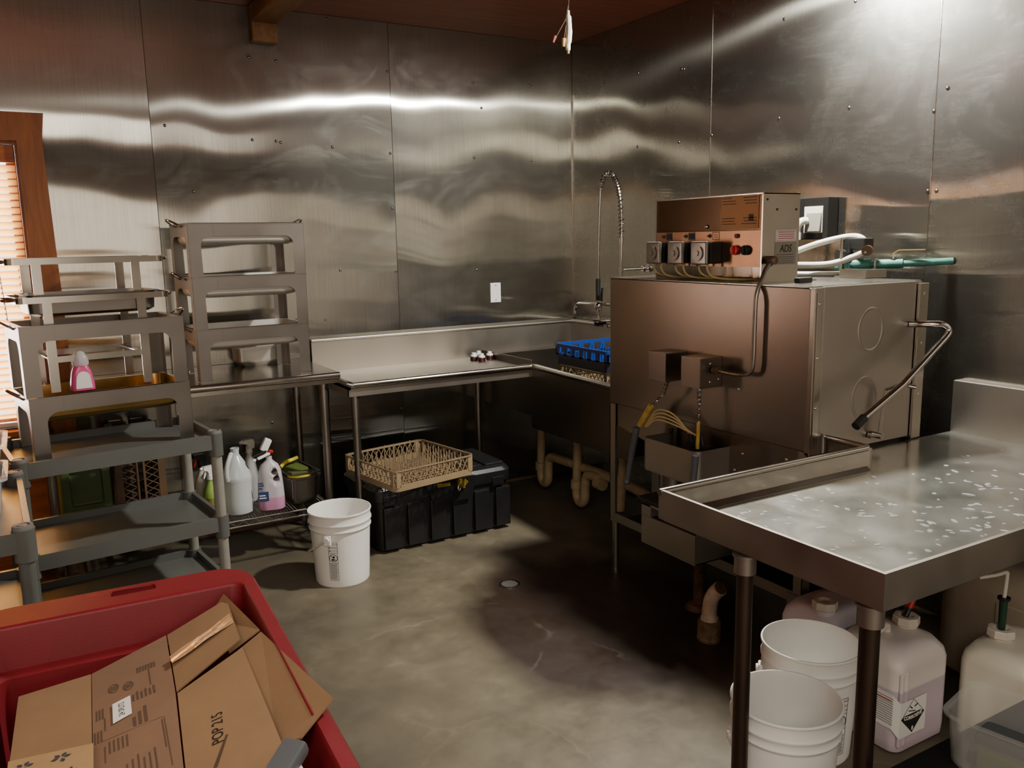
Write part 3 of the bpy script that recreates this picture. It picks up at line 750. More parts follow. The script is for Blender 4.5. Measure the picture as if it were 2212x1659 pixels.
# green cleaner
t = thing('spray_bottle', 'green cleaner spray bottle with white trigger head at the left of the wire shelf', 'spray bottle', (.715, 4.30, SH), rad(20), 'bottles on the wire shelf')
b = MB(); b.lathe([(0, 0), (.038, 0), (.042, .006), (.042, .11), (.036, .14), (.022, .17), (.014, .19), (.014, .20)], n=28); b.build('body', M['spraygreen'], t, True, smooth=60)
b = MB(); trigger(b, .195, 1.05); b.build('trigger_head', M['white'], t, True)
b = MB(); trigger_lever(b, .195, 1.05); b.build('trigger', M['white'], t, True)
b = MB()
for k in range(8):
    a0 = rad(200 + 18 * k); a1 = rad(200 + 18 * (k + 1)); r = .0424
    b.face([(r * math.cos(a0), r * math.sin(a0), .03), (r * math.cos(a1), r * math.sin(a1), .03), (r * math.cos(a1), r * math.sin(a1), .105), (r * math.cos(a0), r * math.sin(a0), .105)])
b.build('label_patch', mat('green_label', '#7d8f3a', .5, col2='#8a3a2a', scale=40), t, True, recalc=False)
# dark-headed bottle behind it
t = thing('spray_bottle', 'spray bottle with black and red trigger head behind the green cleaner', 'spray bottle', (.70, 4.44, SH), rad(10), 'bottles on the wire shelf')
b = MB(); b.lathe([(0, 0), (.038, 0), (.041, .006), (.041, .14), (.034, .17), (.018, .20), (.014, .215), (.014, .23)], n=28); b.build('body', M['jug2'], t, True, smooth=60)
b = MB(); trigger(b, .225, 1.1); b.build('trigger_head', M['black'], t, True)
b = MB(); trigger_lever(b, .225, 1.1); b.build('trigger', M['redbit'], t, True)
# gallon jug
t = thing('gallon_jug', 'cloudy white gallon jug without a cap beside the green spray bottle', 'jug', (.843, 4.30, SH), rad(-12), 'bottles on the wire shelf')
b = MB(); b.lathe([(0, 0), (.066, 0), (.073, .008), (.074, .05), (.0735, .055), (.0735, .165), (.0755, .17), (.0755, .188), (.073, .195), (.064, .225), (.042, .27), (.024, .298), (.020, .306), (.020, .326), (.022, .328), (.022, .338), (.017, .338), (.016, .30)], n=36)
b.build('body', mat('jug_water', '#c3c8c6', .22, sss=.25), t, True, smooth=50)
b = MB(); b.tube([(-.018, -.016, .312), (-.026, -.040, .300), (-.04, -.062, .262), (-.046, -.070, .215), (-.044, -.066, .185)], .012, 12); b.build('handle', M['jugclear'], t, True)
# clear sprayer behind
t = thing('spray_bottle', 'clear spray bottle with dark nozzle standing behind the pink soap refill', 'spray bottle', (.952, 4.47, SH), rad(25), 'bottles on the wire shelf')
b = MB(); b.lathe([(0, 0), (.04, 0), (.044, .006), (.044, .13), (.034, .17), (.024, .23), (.015, .255), (.014, .268)], n=28); b.build('body', mat('frosted_bottle', '#b9b7b4', .3, sss=.2), t, True, smooth=60)
b = MB(); trigger(b, .262, 1.1); b.build('trigger_head', M['offwhite'], t, True)
b = MB(); trigger_lever(b, .262, 1.1); b.build('trigger', M['black'], t, True)
# pink refill bottle with handle
t = thing('soap_refill', 'clear refill bottle with pink soap in the bottom and blue label', 'bottle', (1.003, 4.265, SH), rad(-14), 'bottles on the wire shelf')
R = []
for hw, hd, z in ((.060, .044, 0), (.066, .050, .007), (.067, .05, .06), (.064, .048, .12), (.060, .046, .17), (.056, .042, .205), (.044, .034, .235), (.024, .022, .252), (.015, .015, .262), (.015, .015, .278)): R.append([(*q, z) for q in rrect(-hw, hw, -hd, hd, .045, 6)])
b = MB(); b.loft(R); body = b.build('body', M['pinkjug'], t, True, smooth=60)
cu = MB(); cu.tube([(.022, -.1, .20), (.022, .1, .20)], .016, 14, 1); cu.tube([(.030, -.1, .165), (.030, .1, .165)], .017, 14, 1)
cb = cu.build('cut', M['ink'], t, True); bpy.context.view_layer.update(); carve(body, cb)
b = MB(); b.box(-.062, -.012, -.0505, -.0485, .055, .105); lp_ = b.build('label_patch', M['bluelabel'], body, True, smooth=0)
b = MB()
for z, w in ((.135, .03), (.147, .026), (.120, .02)): b.box(-.062, -.062 + w, -.0508, -.047, z, z + .006)
for z, w in ((.07, .034), (.083, .03)): b.mi = 1; b.box(-.058, -.058 + w, -.0512, -.0502, z, z + .006)
b.build('label_print', [M['bluelabel'], M['paper']], body, True, smooth=0)
# loose sprayer head lying across the refill bottle
t = thing('sprayer_head', 'loose white, black and red trigger sprayer balanced on the soap refill bottle', 'sprayer', (.985, 4.262, SH + .279), rad(-6))
b = MB(); b.obox((-.030, -.01, .022), (.075, .03, .014), (0, rad(-16), .2), .005); b.build('nozzle', M['black'], t, True)
b = MB(); b.obox((-.01, -.008, .008), (.07, .026, .016), (0, rad(-18), .2), .006); b.obox((-.058, -.016, -.006), (.02, .02, .014), (0, .4, 0), .004); b.build('trigger_body', M['white'], t, True)
b = MB(); b.obox((.028, -.004, .026), (.024, .022, .016), (0, .3, 0), .005); b.build('collar', M['redbit'], t, True)
b = MB(); b.obox((.006, .0, .062), (.040, .030, .070), (0, rad(28), .1), .009); b.build('dip_cap', M['white'], t, True)
# deep pan with scrub things
steel_pan('deep_steam_pan', 'deep steel pan on the wire shelf, lower of two nested ones', .176, .285, .152, (1.092, 4.205, SH), rad(8), 'nested deep pans')
steel_pan('deep_steam_pan', 'deep steel pan nested on top, filled with scrub pads', .174, .283, .150, (1.093, 4.206, SH + .022), rad(8), 'nested deep pans')
def pad(name, label, cat, loc, size, rot, m1, m2=None):
    t = thing(name, label, cat, loc, 0); b = MB(); b.obox((0, 0, 0), size, rot, .006); b.build('pad', M[m1], t, True)
    if m2: b = MB(); b.obox(Euler(rot).to_matrix() @ Vector((0, 0, -size[2] * .9)), (size[0], size[1], size[2] * .8), rot, .005); b.build('sponge_layer', M[m2], t, True)
pad('scrub_sponge', 'green and yellow scrub sponge at the near rim of the deep pan', 'sponge', (1.150, 4.262, SH + .168), (.105, .075, .018), (rad(-10), rad(4), .1), 'spg', 'yel')
pad('scrub_pad', 'dark green scouring pad heaped in the deep pan', 'scouring pad', (1.150, 4.36, SH + .165), (.11, .12, .028), (rad(14), rad(-8), .5), 'olive')
t = thing('sponge_strip', 'curved bright yellow sponge strip lying on the scrub pads', 'sponge', (1.13, 4.36, SH + .20), .3)
b = MB(); b.tube([(-.06, -.01, -.006), (-.02, .0, .010), (.02, .006, .014), (.055, .004, .022)], .010, 10); b.build('strip', M['yel'], t, True)

# ------------------------------------------------------------------ things leaning behind the cart
t = thing('plastic_tote', 'olive green plastic tote with moulded latches on the wire shelf behind the cart', 'tote', (.052, 4.26, SH), rad(3))
b = MB()
X = Matrix(((1, 0, 0, 0), (0, 0, 1, 0), (0, 1, 0, 0), (0, 0, 0, 1)))
b.box(0, .215, .004, .30, .0, .46, .012)
body = b.build('body', M['green'], t, True)
cu = MB(); cu.box(.040, .178, -.05, .022, .165, .335, .012); cb = cu.build('cut', M['ink'], t, True); carve(body, cb)
b = MB(); b.box(.01, .19, -.012, .006, .128, .142, .005); b.box(.115, .21, -.018, .006, .122, .146, .006); b.build('latch', M['green'], t, True)
b = MB(); b.box(.06, .15, -.010, .006, .372, .384, .004); b.build('lid_tab', M['green'], t, True)
def lattice(b, f, u0, u1, v0, v1, du, r):
    """diagonal lattice bars between v0 and v1; f(u,v)->3D"""
    n = max(1, round((u1 - u0) / du)); du = (u1 - u0) / n
    for i in range(n):
        a = u0 + i * du; c = a + du
        b.cyl(f(a, v0), f(c, v1), r, n=5); b.cyl(f(a, v1), f(c, v0), r, n=5)
def dish_rack(name, label, loc, rz, m, h=.10, s=.495, pegs=True, group=None, open_bottom=True, tilt=None):
    t = thing(name, label, 'dish rack', loc, rz, group)
    if tilt: t.rotation_euler = tilt
    b = MB(); w = .006
    for z0, z1 in ((0, .032), (h - .010, h)):
        o = rrect(0, s, 0, s, .03); i = rrect(w, s - w, w, s - w, .026)
        b.loft([[(*p, z0) for p in o], [(*p, z1) for p in o], [(*p, z1) for p in i], [(*p, z0) for p in i]], closed=True)
    for x in (0, s - w):
        for y in (.0, s - .05):
            b.box(x, x + w, y + .012, y + .038, .02, h - .004)
            b.box(y + .012, y + .038, x, x + w, .02, h - .004)
    o = rrect(-.004, s + .004, -.004, s + .004, .034); i = rrect(.004, s - .004, .004, s - .004, .028)
    b.loft([[(*p, h - .006) for p in o], [(*p, h) for p in o], [(*p, h) for p in i], [(*p, h - .006) for p in i]], closed=True)
    b.build('frame', M[m], t, True)
    q = w / 2
    for f in (lambda u, v: (u, q, v), lambda u, v: (u, s - q, v), lambda u, v: (q, u, v), lambda u, v: (s - q, u, v)):
        b = MB(); lattice(b, f, .04, s - .04, .032, h - .010, .034, .0022); b.build('lattice_wall', M[m], t, True)
    b = MB()
    for k in range(13):
        u = .03 + k * (s - .06) / 12; b.box(u - .002, u + .002, .006, s - .006, .004, .010); b.box(.006, s - .006, u - .002, u + .002, .004, .010)
    b.build('floor_grid', M[m], t, True, smooth=0)
    if pegs:
        for i in range(8):
            for j in range(9):
                b = MB(); x = .055 + i * (s - .11) / 7; y = .05 + j * (s - .10) / 8
                b.cyl((x, y, .008), (x + .004, y, h + .018 - .012 * ((i * 7 + j * 3) % 3)), .0042, .0026, 6); b.build('peg', M[m], t, True)
    return t
# two racks standing on edge
dish_rack('dish_rack', 'brown plastic dish rack standing on edge beside the olive tote, left one', (.286, 4.735, SH + .004), 0, 'tandk', .10, .455, False, 'racks on edge', tilt=Matrix(((0, 0, 1), (0, -1, 0), (1, 0, 0))).to_euler())
dish_rack('dish_rack', 'brown plastic dish rack standing on edge, right one of the pair behind the cart', (.508, 4.28, SH + .004), 0, 'tandk', .10, .455, False, 'racks on edge', tilt=Matrix(((0, 0, -1), (0, 1, 0), (1, 0, 0))).to_euler())
# ------------------------------------------------------------------ buckets
def cyl_map(r, a0, z0, lift=.0006):
    """(u,v) on a label -> point on a cylinder of radius r facing angle a0"""
    return lambda u, v: ((r(z0 + v) + lift) * math.cos(a0 + u / r(z0)), (r(z0 + v) + lift) * math.sin(a0 + u / r(z0)), z0 + v)
def make_bucket(label, loc, rz, handle_ang, lab_ang, group, ht=.358, stain=None):
    t = thing('bucket', label, 'bucket', loc, rz, group)
    k = ht / .358
    rf = lambda z: .129 + (.144 - .129) * min(1, max(0, z / (.29 * k)))
    b = MB()
    prof = [(0, .004), (.118, .004), (.126, 0), (.129, .006)] + [(rf(z * k), z * k) for z in (.05, .12, .2, .262)] + [(.1445, .270 * k), (.149, .274 * k), (.149, .279 * k), (.1455, .284 * k), (.1465, .300 * k), (.1515, .305 * k), (.1515, .312 * k), (.1470, .318 * k), (.1475, .345 * k), (.1515, .349 * k), (.1525, .354 * k), (.1510, ht), (.1475, ht), (.1455, .352 * k), (.1445, .33 * k), (.140, .25 * k), (.126, .02), (.11, .009), (0, .009)]
    b.lathe(prof, n=64); bd_ = b.build('body', M['white'], t, True, smooth=50)
    for q in (0, PI):
        e = MB(); a = handle_ang + q; c, s_ = math.cos(a), math.sin(a)
        e.cyl((.143 * c, .143 * s_, .248 * k), (.164 * c, .164 * s_, .248 * k), .018, .012, 16)
        e.obox((.149 * c, .149 * s_, .242 * k), (.016, .036, .05), (0, 0, a), .005)
        e.build('handle_ear', M['white'], t, True)
    c, s_ = math.cos(handle_ang), math.sin(handle_ang)
    h = MB(); pts = []
    tilt = rad(-52)       # handle hanging down on the side of +perp
    for i in range(13):
        u = -1 + i / 6; ww = math.sqrt(max(0, 1 - u * u))
        ax = .162 * u; drop = .195 * ww
        px = -s_; py = c
        out = .155 * ww
        pts.append((c * ax + px * out * 1.02, s_ * ax + py * out * 1.02, .248 * k - drop * .55))
    h.tube(pts, .0033, 8, 2); h.build('handle', M['offwhite'], t, True)
    # warning label
    f = cyl_map(rf, lab_ang, .135 * k); w = .042; hh = .19 * k; m = MB()
    def rect(u0, u1, v0, v1, lift=0):
        n = max(1, int(abs(u1 - u0) / .008)); ff = cyl_map(rf, lab_ang, .135 * k, .0006 + lift)
        for i in range(n):
            a, c_ = u0 + (u1 - u0) * i / n, u0 + (u1 - u0) * (i + 1) / n
            m.face([ff(a, v0), ff(c_, v0), ff(c_, v1), ff(a, v1)])
    H2 = hh / 2; W2 = w / 2; t_ = .0009
    for u in (-W2, W2): rect(u - t_, u + t_, -H2, H2)
    for v in (H2, H2 - .052, H2 - .103, -H2): rect(-W2, W2, v - t_, v + t_)
    for q, (wd, sz) in enumerate((('WARNING', .0085), ('AVISO', .0105), ('AVERTISSEMENT', .0055))):
        v = H2 - .010 - .0155 * q
        f2 = cyl_map(rf, lab_ang, .135 * k)
        m.text(wd, sz, lambda x, y: f2(x + .005, y + v))
        m.face([f2(-W2 + .002, v - .004), f2(-W2 + .010, v - .004), f2(-W2 + .006, v + .005)])
    cv = H2 - .078; R0 = .020
    f2 = cyl_map(rf, lab_ang, .135 * k)
    for i in range(36):
        a, c_ = 2 * PI * i / 36, 2 * PI * (i + 1) / 36
        m.face([f2(R0 * math.cos(a), cv + R0 * math.sin(a)), f2(R0 * math.cos(c_), cv + R0 * math.sin(c_)), f2((R0 - .0028) * math.cos(c_), cv + (R0 - .0028) * math.sin(c_)), f2((R0 - .0028) * math.cos(a), cv + (R0 - .0028) * math.sin(a))])
    d = .0138
    m.face([f2(-d - .001, cv + d), f2(-d + .001, cv + d + .002), f2(d + .001, cv - d), f2(d - .001, cv - d - .002)])
    m.face([f2(-.008, cv - .013), f2(.004, cv - .013), f2(.005, cv - .003), f2(-.009, cv - .003)])          # little pail
    for i in range(10):                                                                                     # leaning infant outline
        a, c_ = 2 * PI * i / 10, 2 * PI * (i + 1) / 10
        m.face([f2(.002, cv + .005), f2(.002 + .006 * math.cos(a), cv + .005 + .006 * math.sin(a)), f2(.002 + .006 * math.cos(c_), cv + .005 + .006 * math.sin(c_))])
    v = H2 - .108
    while v > -H2 + .004:
        rect(-W2 + .003, W2 - .003 - random.random() * .006, v - .0009, v + .0009); v -= .0042
    m.build('warning_label', M['ink'], bd_, True, smooth=0, recalc=False)
    if stain:
        m = MB(); f3 = cyl_map(rf, stain, .19 * k)
        for i in range(8):
            a, c_ = -.035 + .07 * i / 8, -.035 + .07 * (i + 1) / 8
            m.face([f3(a, -.010), f3(c_, -.010), f3(c_, .012), f3(a, .012)])
        m.build('faded_sticker', mat('faded_sticker', '#cfc4a4', .6, var=.15, scale=60), bd_, True, smooth=0, recalc=False)
    return t
V0 = math.atan2(-3.808, -1.214)          # towards the camera
make_bucket('white plastic bucket standing on the open floor in front of the black chest', (1.214, 3.808, 0), 0, V0 - rad(25) + PI, V0 - rad(17), 'white buckets')
V1 = math.atan2(-1.0, -1.15)
make_bucket('white bucket under the drainboard, nearest to the camera between the two brown legs', (1.722, 1.492, 0), 0, V1 - rad(68) + PI, V1 + rad(150), 'white buckets', .35, stain=V1 + rad(10))
make_bucket('white bucket under the drainboard, farther one behind the nearest bucket', (2.032, 1.672, 0), 0, V1 + rad(95), V1 + rad(43), 'white buckets', .36)

# ------------------------------------------------------------------ black storage chest
t = thing('storage_chest', 'long black plastic storage chest with ribbed front and yellow latch badge under the dishtable', 'chest', (1.455, 3.975, 0), rad(1.2))
LX, DY, HB, HL = .83, .47, .285, .085
b = MB()
ring = lambda d, z, r=.05: [(*q, z) for q in rrect(d, LX - d, d, DY - d, r)]
b.loft([ring(.035, 0), ring(.025, .01), ring(.012, HB - .03), ring(.004, HB)])
for k in range(6):
    x = .05 + k * .135
    b.box(x, x + .095, -.004, .03, .02, HB - .035, .008)
for k in range(3): b.box(LX - .035, LX + .004, .06 + k * .135, .155 + k * .135, .02, HB - .035, .008)
b.build('base', M['chest'], t, True)
b = MB()
b.loft([ring(-.004, HB + .002, .06), ring(-.006, HB + .03, .06), ring(-.006, HB + HL - .025, .06), ring(.008, HB + HL - .006, .06), ring(.03, HB + HL, .05)])
b.box(.04, LX - .16, .06, DY - .06, HB + HL - .002, HB + HL + .010, .006); b.box(LX - .14, LX - .02, .05, DY - .05, HB + HL - .002, HB + HL + .012, .008)
lid = b.build('lid', M['chest'], t, True)
b = MB(); b.prism([(.335, .225), (.55, .225), (.60, .345), (.58, .350), (.30, .350), (.28, .345)], .022, Matrix(((1, 0, 0, 0), (0, 0, -1, .000), (0, 1, 0, 0), (0, 0, 0, 1)))); lpl = b.build('latch_plate', M['black'], t, True)
b = MB(); b.box(.355, .430, -.0245, -.022, .318, .336, .001);
b.build('badge', mat('badge_yellow', '#8c7016', .5), lpl, True)
b = MB(); b.cyl((.50, -.022, .325), (.50, -.034, .325), .026, n=24)
for k in range(5):
    a = rad(72 * k); b.cyl((.50 + .026 * math.cos(a), -.022, .325 + .026 * math.sin(a)), (.50 + .026 * math.cos(a), -.034, .325 + .026 * math.sin(a)), .008, n=10)
b.build('lock_knob', mat('badge_yellow_dark', '#6e5a18', .55), lpl, True)
b = MB(); b.tube([(.48, -.030, .318), (.47, -.036, .300), (.475, -.038, .285), (.485, -.036, .298)], .004, 8); b.build('padlock_shackle', M['hose'], t, True)
for xa in (LX - .13, .05):
    b = MB(); b.box(xa, xa + .075, -.012, .004, HB - .02, HB + .03, .004); b.build('side_latch', M['black'], t, True)
# tan peg rack on top
dish_rack('dish_rack', 'tan plastic peg rack lying on top of the black chest', (1.500, 3.772 + .02, .385), rad(10.5), 'tan', .108, .50, True, None)

# ------------------------------------------------------------------ L-shaped soiled dishtable with sink
t = thing('dishtable', 'L-shaped stainless dishtable with backsplash and pre-rinse sink in the corner', 'dishtable', (1.39, 4.09, 0))
Y0, Y1, X0, X1 = 4.095, WB - .014, 1.395, WR - .016
XS = 2.505                   # sink front
ZT, ZF = .885, .912
b = MB()
b.box(X0, XS + .03, Y0 + .012, Y1 - .045, ZT - .014, ZT)
b.box(X0, XS, Y0 + .012, Y0 + .030, ZT - .05, ZF - .012)
b.box(X0 - .0, X0 + .012, Y0 + .012, Y1 - .045, ZT - .05, ZF - .008)
b.box(X0 + .02, XS, Y0 + .02, Y0 + .06, .835, ZT - .012)
b.build('tabletop', M['steelH'], t)
b = MB(); r = .0165
b.tube([(X0 + .004, Y1 - .05, ZF - .008), (X0 + .004, Y0 + .012, ZF - .010), (X0 + .02, Y0 + .004, ZF - r), (XS - .03, Y0 + .004, ZF - r), (XS - .008, Y0 - .004, ZF - r), (XS + .002, Y0 - .04, ZF - r), (XS - .008, 3.75, ZF - r - .004), (XS - .022, 3.19, ZF - r - .008)], r, 14, 1)
b.build('rolled_edge', M['rim'], t)
b = MB()
b.box(X0, X1, Y1 - .048, Y1 - .040, ZT, 1.075)
b.obox(((X0 + X1) / 2, Y1 - .02, 1.077), (X1 - X0, .052, .006), (rad(22), 0, 0)); b.cyl((X0, Y1 - .046, 1.070), (X1 - .04, Y1 - .046, 1.070), .011, n=14)
b.box(X1 - .048, X1 - .040, 3.175, Y1 - .048, ZT - .15, 1.075); b.cyl((X1 - .046, 3.175, 1.070), (X1 - .046, Y1 - .046, 1.070), .011, n=14)
b.box(X1 - .04, X1 - .002, 3.175, Y1 - .05, 1.07, 1.082)
b.build('backsplash', M['steelH'], t)
b = MB()                     # sink: front apron, floor, divider
b.box(XS - .004, XS + .004, 3.18, Y0 + .02, .53, ZF - .02)
b.box(XS - .004, XS + .004, Y0 + .02, Y1 - .05, .60, ZT - .002)
b.box(XS + .004, X1 - .05, 3.18, Y1 - .05, .700, .708)
b.box(XS - .004, XS + .008, Y0 + .02, Y1 - .05, ZT, ZT + .045, .002)
b.box(XS + .008, X1 - .05, Y1 - .14, Y1 - .05, .90, .908); b.box(XS + .008, X1 - .05, Y1 - .145, Y1 - .137, .70, .908)
b.box(XS + .004, X1 - .05, 3.18, 3.188, .55, ZF - .03)
b.build('sink', M['bodydk'], t)
b = MB()
for y in (3.58, 3.96): b.cyl((XS + .01, y, .806), (X1 - .05, y, .806), .008, n=10)
b.build('rack_slide', M['chrome'], t)
for x, y in ((X0 + .042, Y0 + .045), (X0 + .05, Y1 - .09), (2.44, Y1 - .09)):
    l = MB(); l.cyl((x, y, .03), (x, y, .84), .0205, n=20); l.cyl((x, y, .72), (x, y, .835), .0235, n=20); l.cyl((x, y, 0), (x, y, .035), .012, .018, 14)
    l.build('leg', M['leg'], t)
# drain pipes under the sink
b = MB()
def elbow(b, pts, r): b.tube(pts, r, 14, 6)
for (x, y, zt) in ((2.78, 4.45, .62), (2.74, 3.985, .62)):
    b.cyl((x, y + .02, .17), (x, y - .005, zt), .0265, n=18)
    b.cyl((x, y + .02, .15), (x, y + .018, .20), .036, n=18)
    elbow(b, [(x, y + .02, .17), (x, y + .018, .11), (x, y - .005, .075), (x, y - .04, .075), (x, y - .065, .11), (x, y - .07, .19), (x, y - .085, .245), (x, y - .13, .262), (x, y - .22, .266)], .028)
b.tube([(2.78, 4.24, .266), (2.775, 4.0, .275), (2.76, 3.7, .285), (2.74, 3.4, .28), (2.70, 3.0, .25)], .028, 14, 4)
b.cyl((2.74, 3.80, .235), (2.74, 3.74, .235), .036, n=18)
b.cyl((2.72, 3.555, .14), (2.72, 3.52, .50), .0265, n=18)
b.build('drain_pipe', M['pvc'], t)
b = MB()
for (x, y, zt) in ((2.78, 4.445, .62), (2.74, 3.98, .62)): b.cyl((x, y, zt - .02), (x, y, .70), .033, n=18)
b.cyl((2.72, 3.52, .495), (2.72, 3.52, .70), .033, n=18)
b.build('drain_nut', M['blackrub'], t)

# ------------------------------------------------------------------ small things on the dishtable
for k, (x, y, lab) in enumerate(((2.372, 4.585, 'small dark jar with white cap on the dishtable, leftmost of four'), (2.392, 4.520, 'small dark jar with white cap on the dishtable, nearest of four'), (2.478, 4.575, 'small dark jar with white cap on the dishtable, rightmost by the sink edge'), (2.435, 4.640, 'small dark jar with white cap on the dishtable, hindmost of four'))):
    j = thing('spice_jar', lab, 'jar', (x, y, ZT), k, 'small capped jars')
    b = MB(); b.lathe([(0, 0), (.021, 0), (.023, .004), (.023, .02), (.019, .026), (0, .026)], n=20); b.build('body', mat('jar_dark', '#3a1412', .3) if k == 0 else bpy.data.materials['jar_dark'], j, True)
    b = MB(); b.lathe([(.0215, .0262), (.0225, .030), (.0205, .036), (.014, .037), (.0135, .050), (0, .051)], n=20); b.build('cap', M['white'], j, True)

# tan base rack and blue rack in the sink
dish_rack('dish_rack', 'tan rack under the blue rack, set over the sink', (2.61, 3.515, .8145), 0, 'tan', .098, .49, False, None)
t = thing('cup_rack', 'blue plastic peg rack stacked on a tan rack beside the dishwasher', 'dish rack', (2.605, 3.51, .9155))
s_ = .50; b = MB(); w = .006
o = rrect(0, s_, 0, s_, .03); i = rrect(w, s_ - w, w, s_ - w, .026)
b.loft([[(*p, 0) for p in o], [(*p, .052) for p in o], [(*p, .052) for p in i], [(*p, 0) for p in i]], closed=True)
for q in range(12):
    u = .03 + q * (s_ - .06) / 11
    b.box(u - .002, u + .002, .006, s_ - .006, .004, .010); b.box(.006, s_ - .006, u - .002, u + .002, .004, .010)
b.build('lower_band', M['bluedk'], t, True)
b = MB(); H = .118
o2 = rrect(-.008, s_ + .008, -.008, s_ + .008, .034); i2 = rrect(.004, s_ - .004, .004, s_ - .004, .028)
b.loft([[(*p, H - .018) for p in o2], [(*p, H) for p in o2], [(*p, H) for p in i2], [(*p, H - .018) for p in i2]], closed=True)
for q in range(7):
    u = .0 + q * (s_ - .034) / 6
    b.box(0, w, u, u + .034, .053, H - .016); b.box(s_ - w, s_, u, u + .034, .053, H - .016); b.box(u, u + .034, 0, w, .053, H - .016); b.box(u, u + .034, s_ - w, s_, .053, H - .016)
b.box(0, w, 0, s_, .053, .060); b.box(s_ - w, s_, 0, s_, .053, .060); b.box(0, s_, 0, w, .053, .060); b.box(0, s_, s_ - w, s_, .053, .060)
b.build('upper_band', M['blue'], t, True)
for q in range(6):
    for j in range(6):
        b = MB(); x = .06 + q * .075; y = .06 + j * .075
        b.cyl((x, y, .008), (x, y, .098), .006, .0045, 8); b.build('peg', M['blue'], t, True)

# ------------------------------------------------------------------ pre-rinse faucet
t = thing('pre_rinse_faucet', 'pre-rinse faucet with tall riser, spring gooseneck hose and black spray grip over the sink', 'faucet', (3.10, 3.98, 1.082))
FX = 3.06
def F(px): return px
b = MB()
b.cyl((FX, 4.04, 1.082), (FX, 4.04, 1.10), .03, n=20); b.box(FX - .025, FX + .025, 3.93, 4.15, 1.10, 1.135, .01)
for y in (3.945, 4.135): b.cyl((FX - .0, y, 1.12), (FX - .07, y, 1.125), .011, n=12); b.cyl((FX, y, 1.082), (FX, y, 1.11), .016, n=14); b.obox((FX - .075, y, 1.128), (.016, .05, .012), (0, 0, .5), .004)
b.build('mixing_valve', M['chrome'], t)
b = MB(); b.tube([(FX, 4.02, 1.13), (FX, 3.995, 1.25), (FX, 3.995, 1.62)], .0085, 12, 1); b.cyl((FX, 3.995, 1.20), (FX, 3.995, 1.24), .014, n=14); b.cyl((FX, 3.995, 1.59), (FX, 3.995, 1.625), .0125, n=14); b.build('riser', M['chrome'], t)
b = MB(); b.tube([(FX, 3.995, 1.435), (FX + .09, 3.985, 1.436), (WR - .008, 3.97, 1.437)], .008, 10, 1); b.cyl((FX, 3.995, 1.42), (FX, 3.995, 1.452), .014, n=14); b.cyl((WR - .05, 3.975, 1.437), (WR - .035, 3.974, 1.437), .018, n=16); b.cyl((WR - .012, 3.97, 1.437), (WR - .0045, 3.97, 1.437), .024, n=18); b.build('wall_bracket', M['chrome'], t)
# centre line of hose: up from riser, over, down to grip
CL = catmull([(FX, 3.995, 1.615), (FX, 3.997, 1.75), (FX, 4.015, 1.88), (FX - .005, 4.055, 1.965), (FX - .012, 4.105, 1.995), (FX - .020, 4.150, 1.965), (FX - .024, 4.170, 1.905)], 40)
b = MB(); b.tube(CL[::4], .0085, 8, 1); ih_ = b.build('gooseneck', M['hose'], t)
P = []; turns = 36; n = turns * 12
for q in range(n + 1):
    f = q / n * (len(CL) - 1); i0 = min(int(f), len(CL) - 2); c = CL[i0].lerp(CL[i0 + 1], f - i0); d = (CL[i0 + 1] - CL[i0]).normalized()
    u = Vector((1, 0, 0)); u = (u - d * u.dot(d)).normalized(); v = d.cross(u); a = 2 * PI * turns * q / n
    P.append(c + (u * math.cos(a) + v * math.sin(a)) * .0165)
b = MB(); b.tube(P, .0027, 6, 1); b.build('spring', M['chrome'], ih_)
b = MB(); b.tube([(FX - .024, 4.170, 1.91), (FX - .030, 4.176, 1.7), (FX - .034, 4.180, 1.42)], .0085, 12, 4); b.cyl((FX - .034, 4.180, 1.375), (FX - .034, 4.180, 1.42), .0125, n=14); b.build('hose', M['hose'], t)
b = MB(); b.cyl((FX - .034, 4.180, 1.245), (FX - .034, 4.180, 1.377), .0145, n=18); b.build('grip', M['black'], t)
b = MB(); b.sph((FX - .034, 4.180, 1.205), .024, (1, 1.1, 1.2)); b.tube([(FX - .034, 4.180, 1.20), (FX - .034, 4.175, 1.16), (FX - .034, 4.172, 1.12)], .011, 12, 3); b.tube([(FX - .06, 4.165, 1.215), (FX - .062, 4.145, 1.185), (FX - .05, 4.15, 1.160)], .004, 8, 4); b.build('spray_valve', M['chrome'], t)
b = MB(); b.lathe([(0, 0), (.024, 0), (.030, .004), (.031, .024), (.018, .034), (0, .035)], (FX - .034, 4.172, 1.082 + .008), 24); b.build('spray_head', M['blackrub'], t)
b = MB(); b.tube([(FX - .03, 4.150, 1.245), (FX - .05, 4.120, 1.29), (FX - .052, 4.112, 1.325)], .007, 8, 4); b.build('squeeze_lever', M['black'], t)
b = MB(); b.tube([(FX - .01, 4.05, 1.222), (FX - .02, 4.16, 1.222), (FX - .03, 4.36, 1.218), (FX - .035, 4.41, 1.205), (FX - .037, 4.425, 1.165)], .0085, 10, 5); b.cyl((FX - .037, 4.425, 1.150), (FX - .037, 4.425, 1.168), .0115, n=12); b.cyl((FX - .005, 3.998, 1.222), (FX - .012, 4.06, 1.222), .012, n=12); b.build('spout', M['chrome'], t)

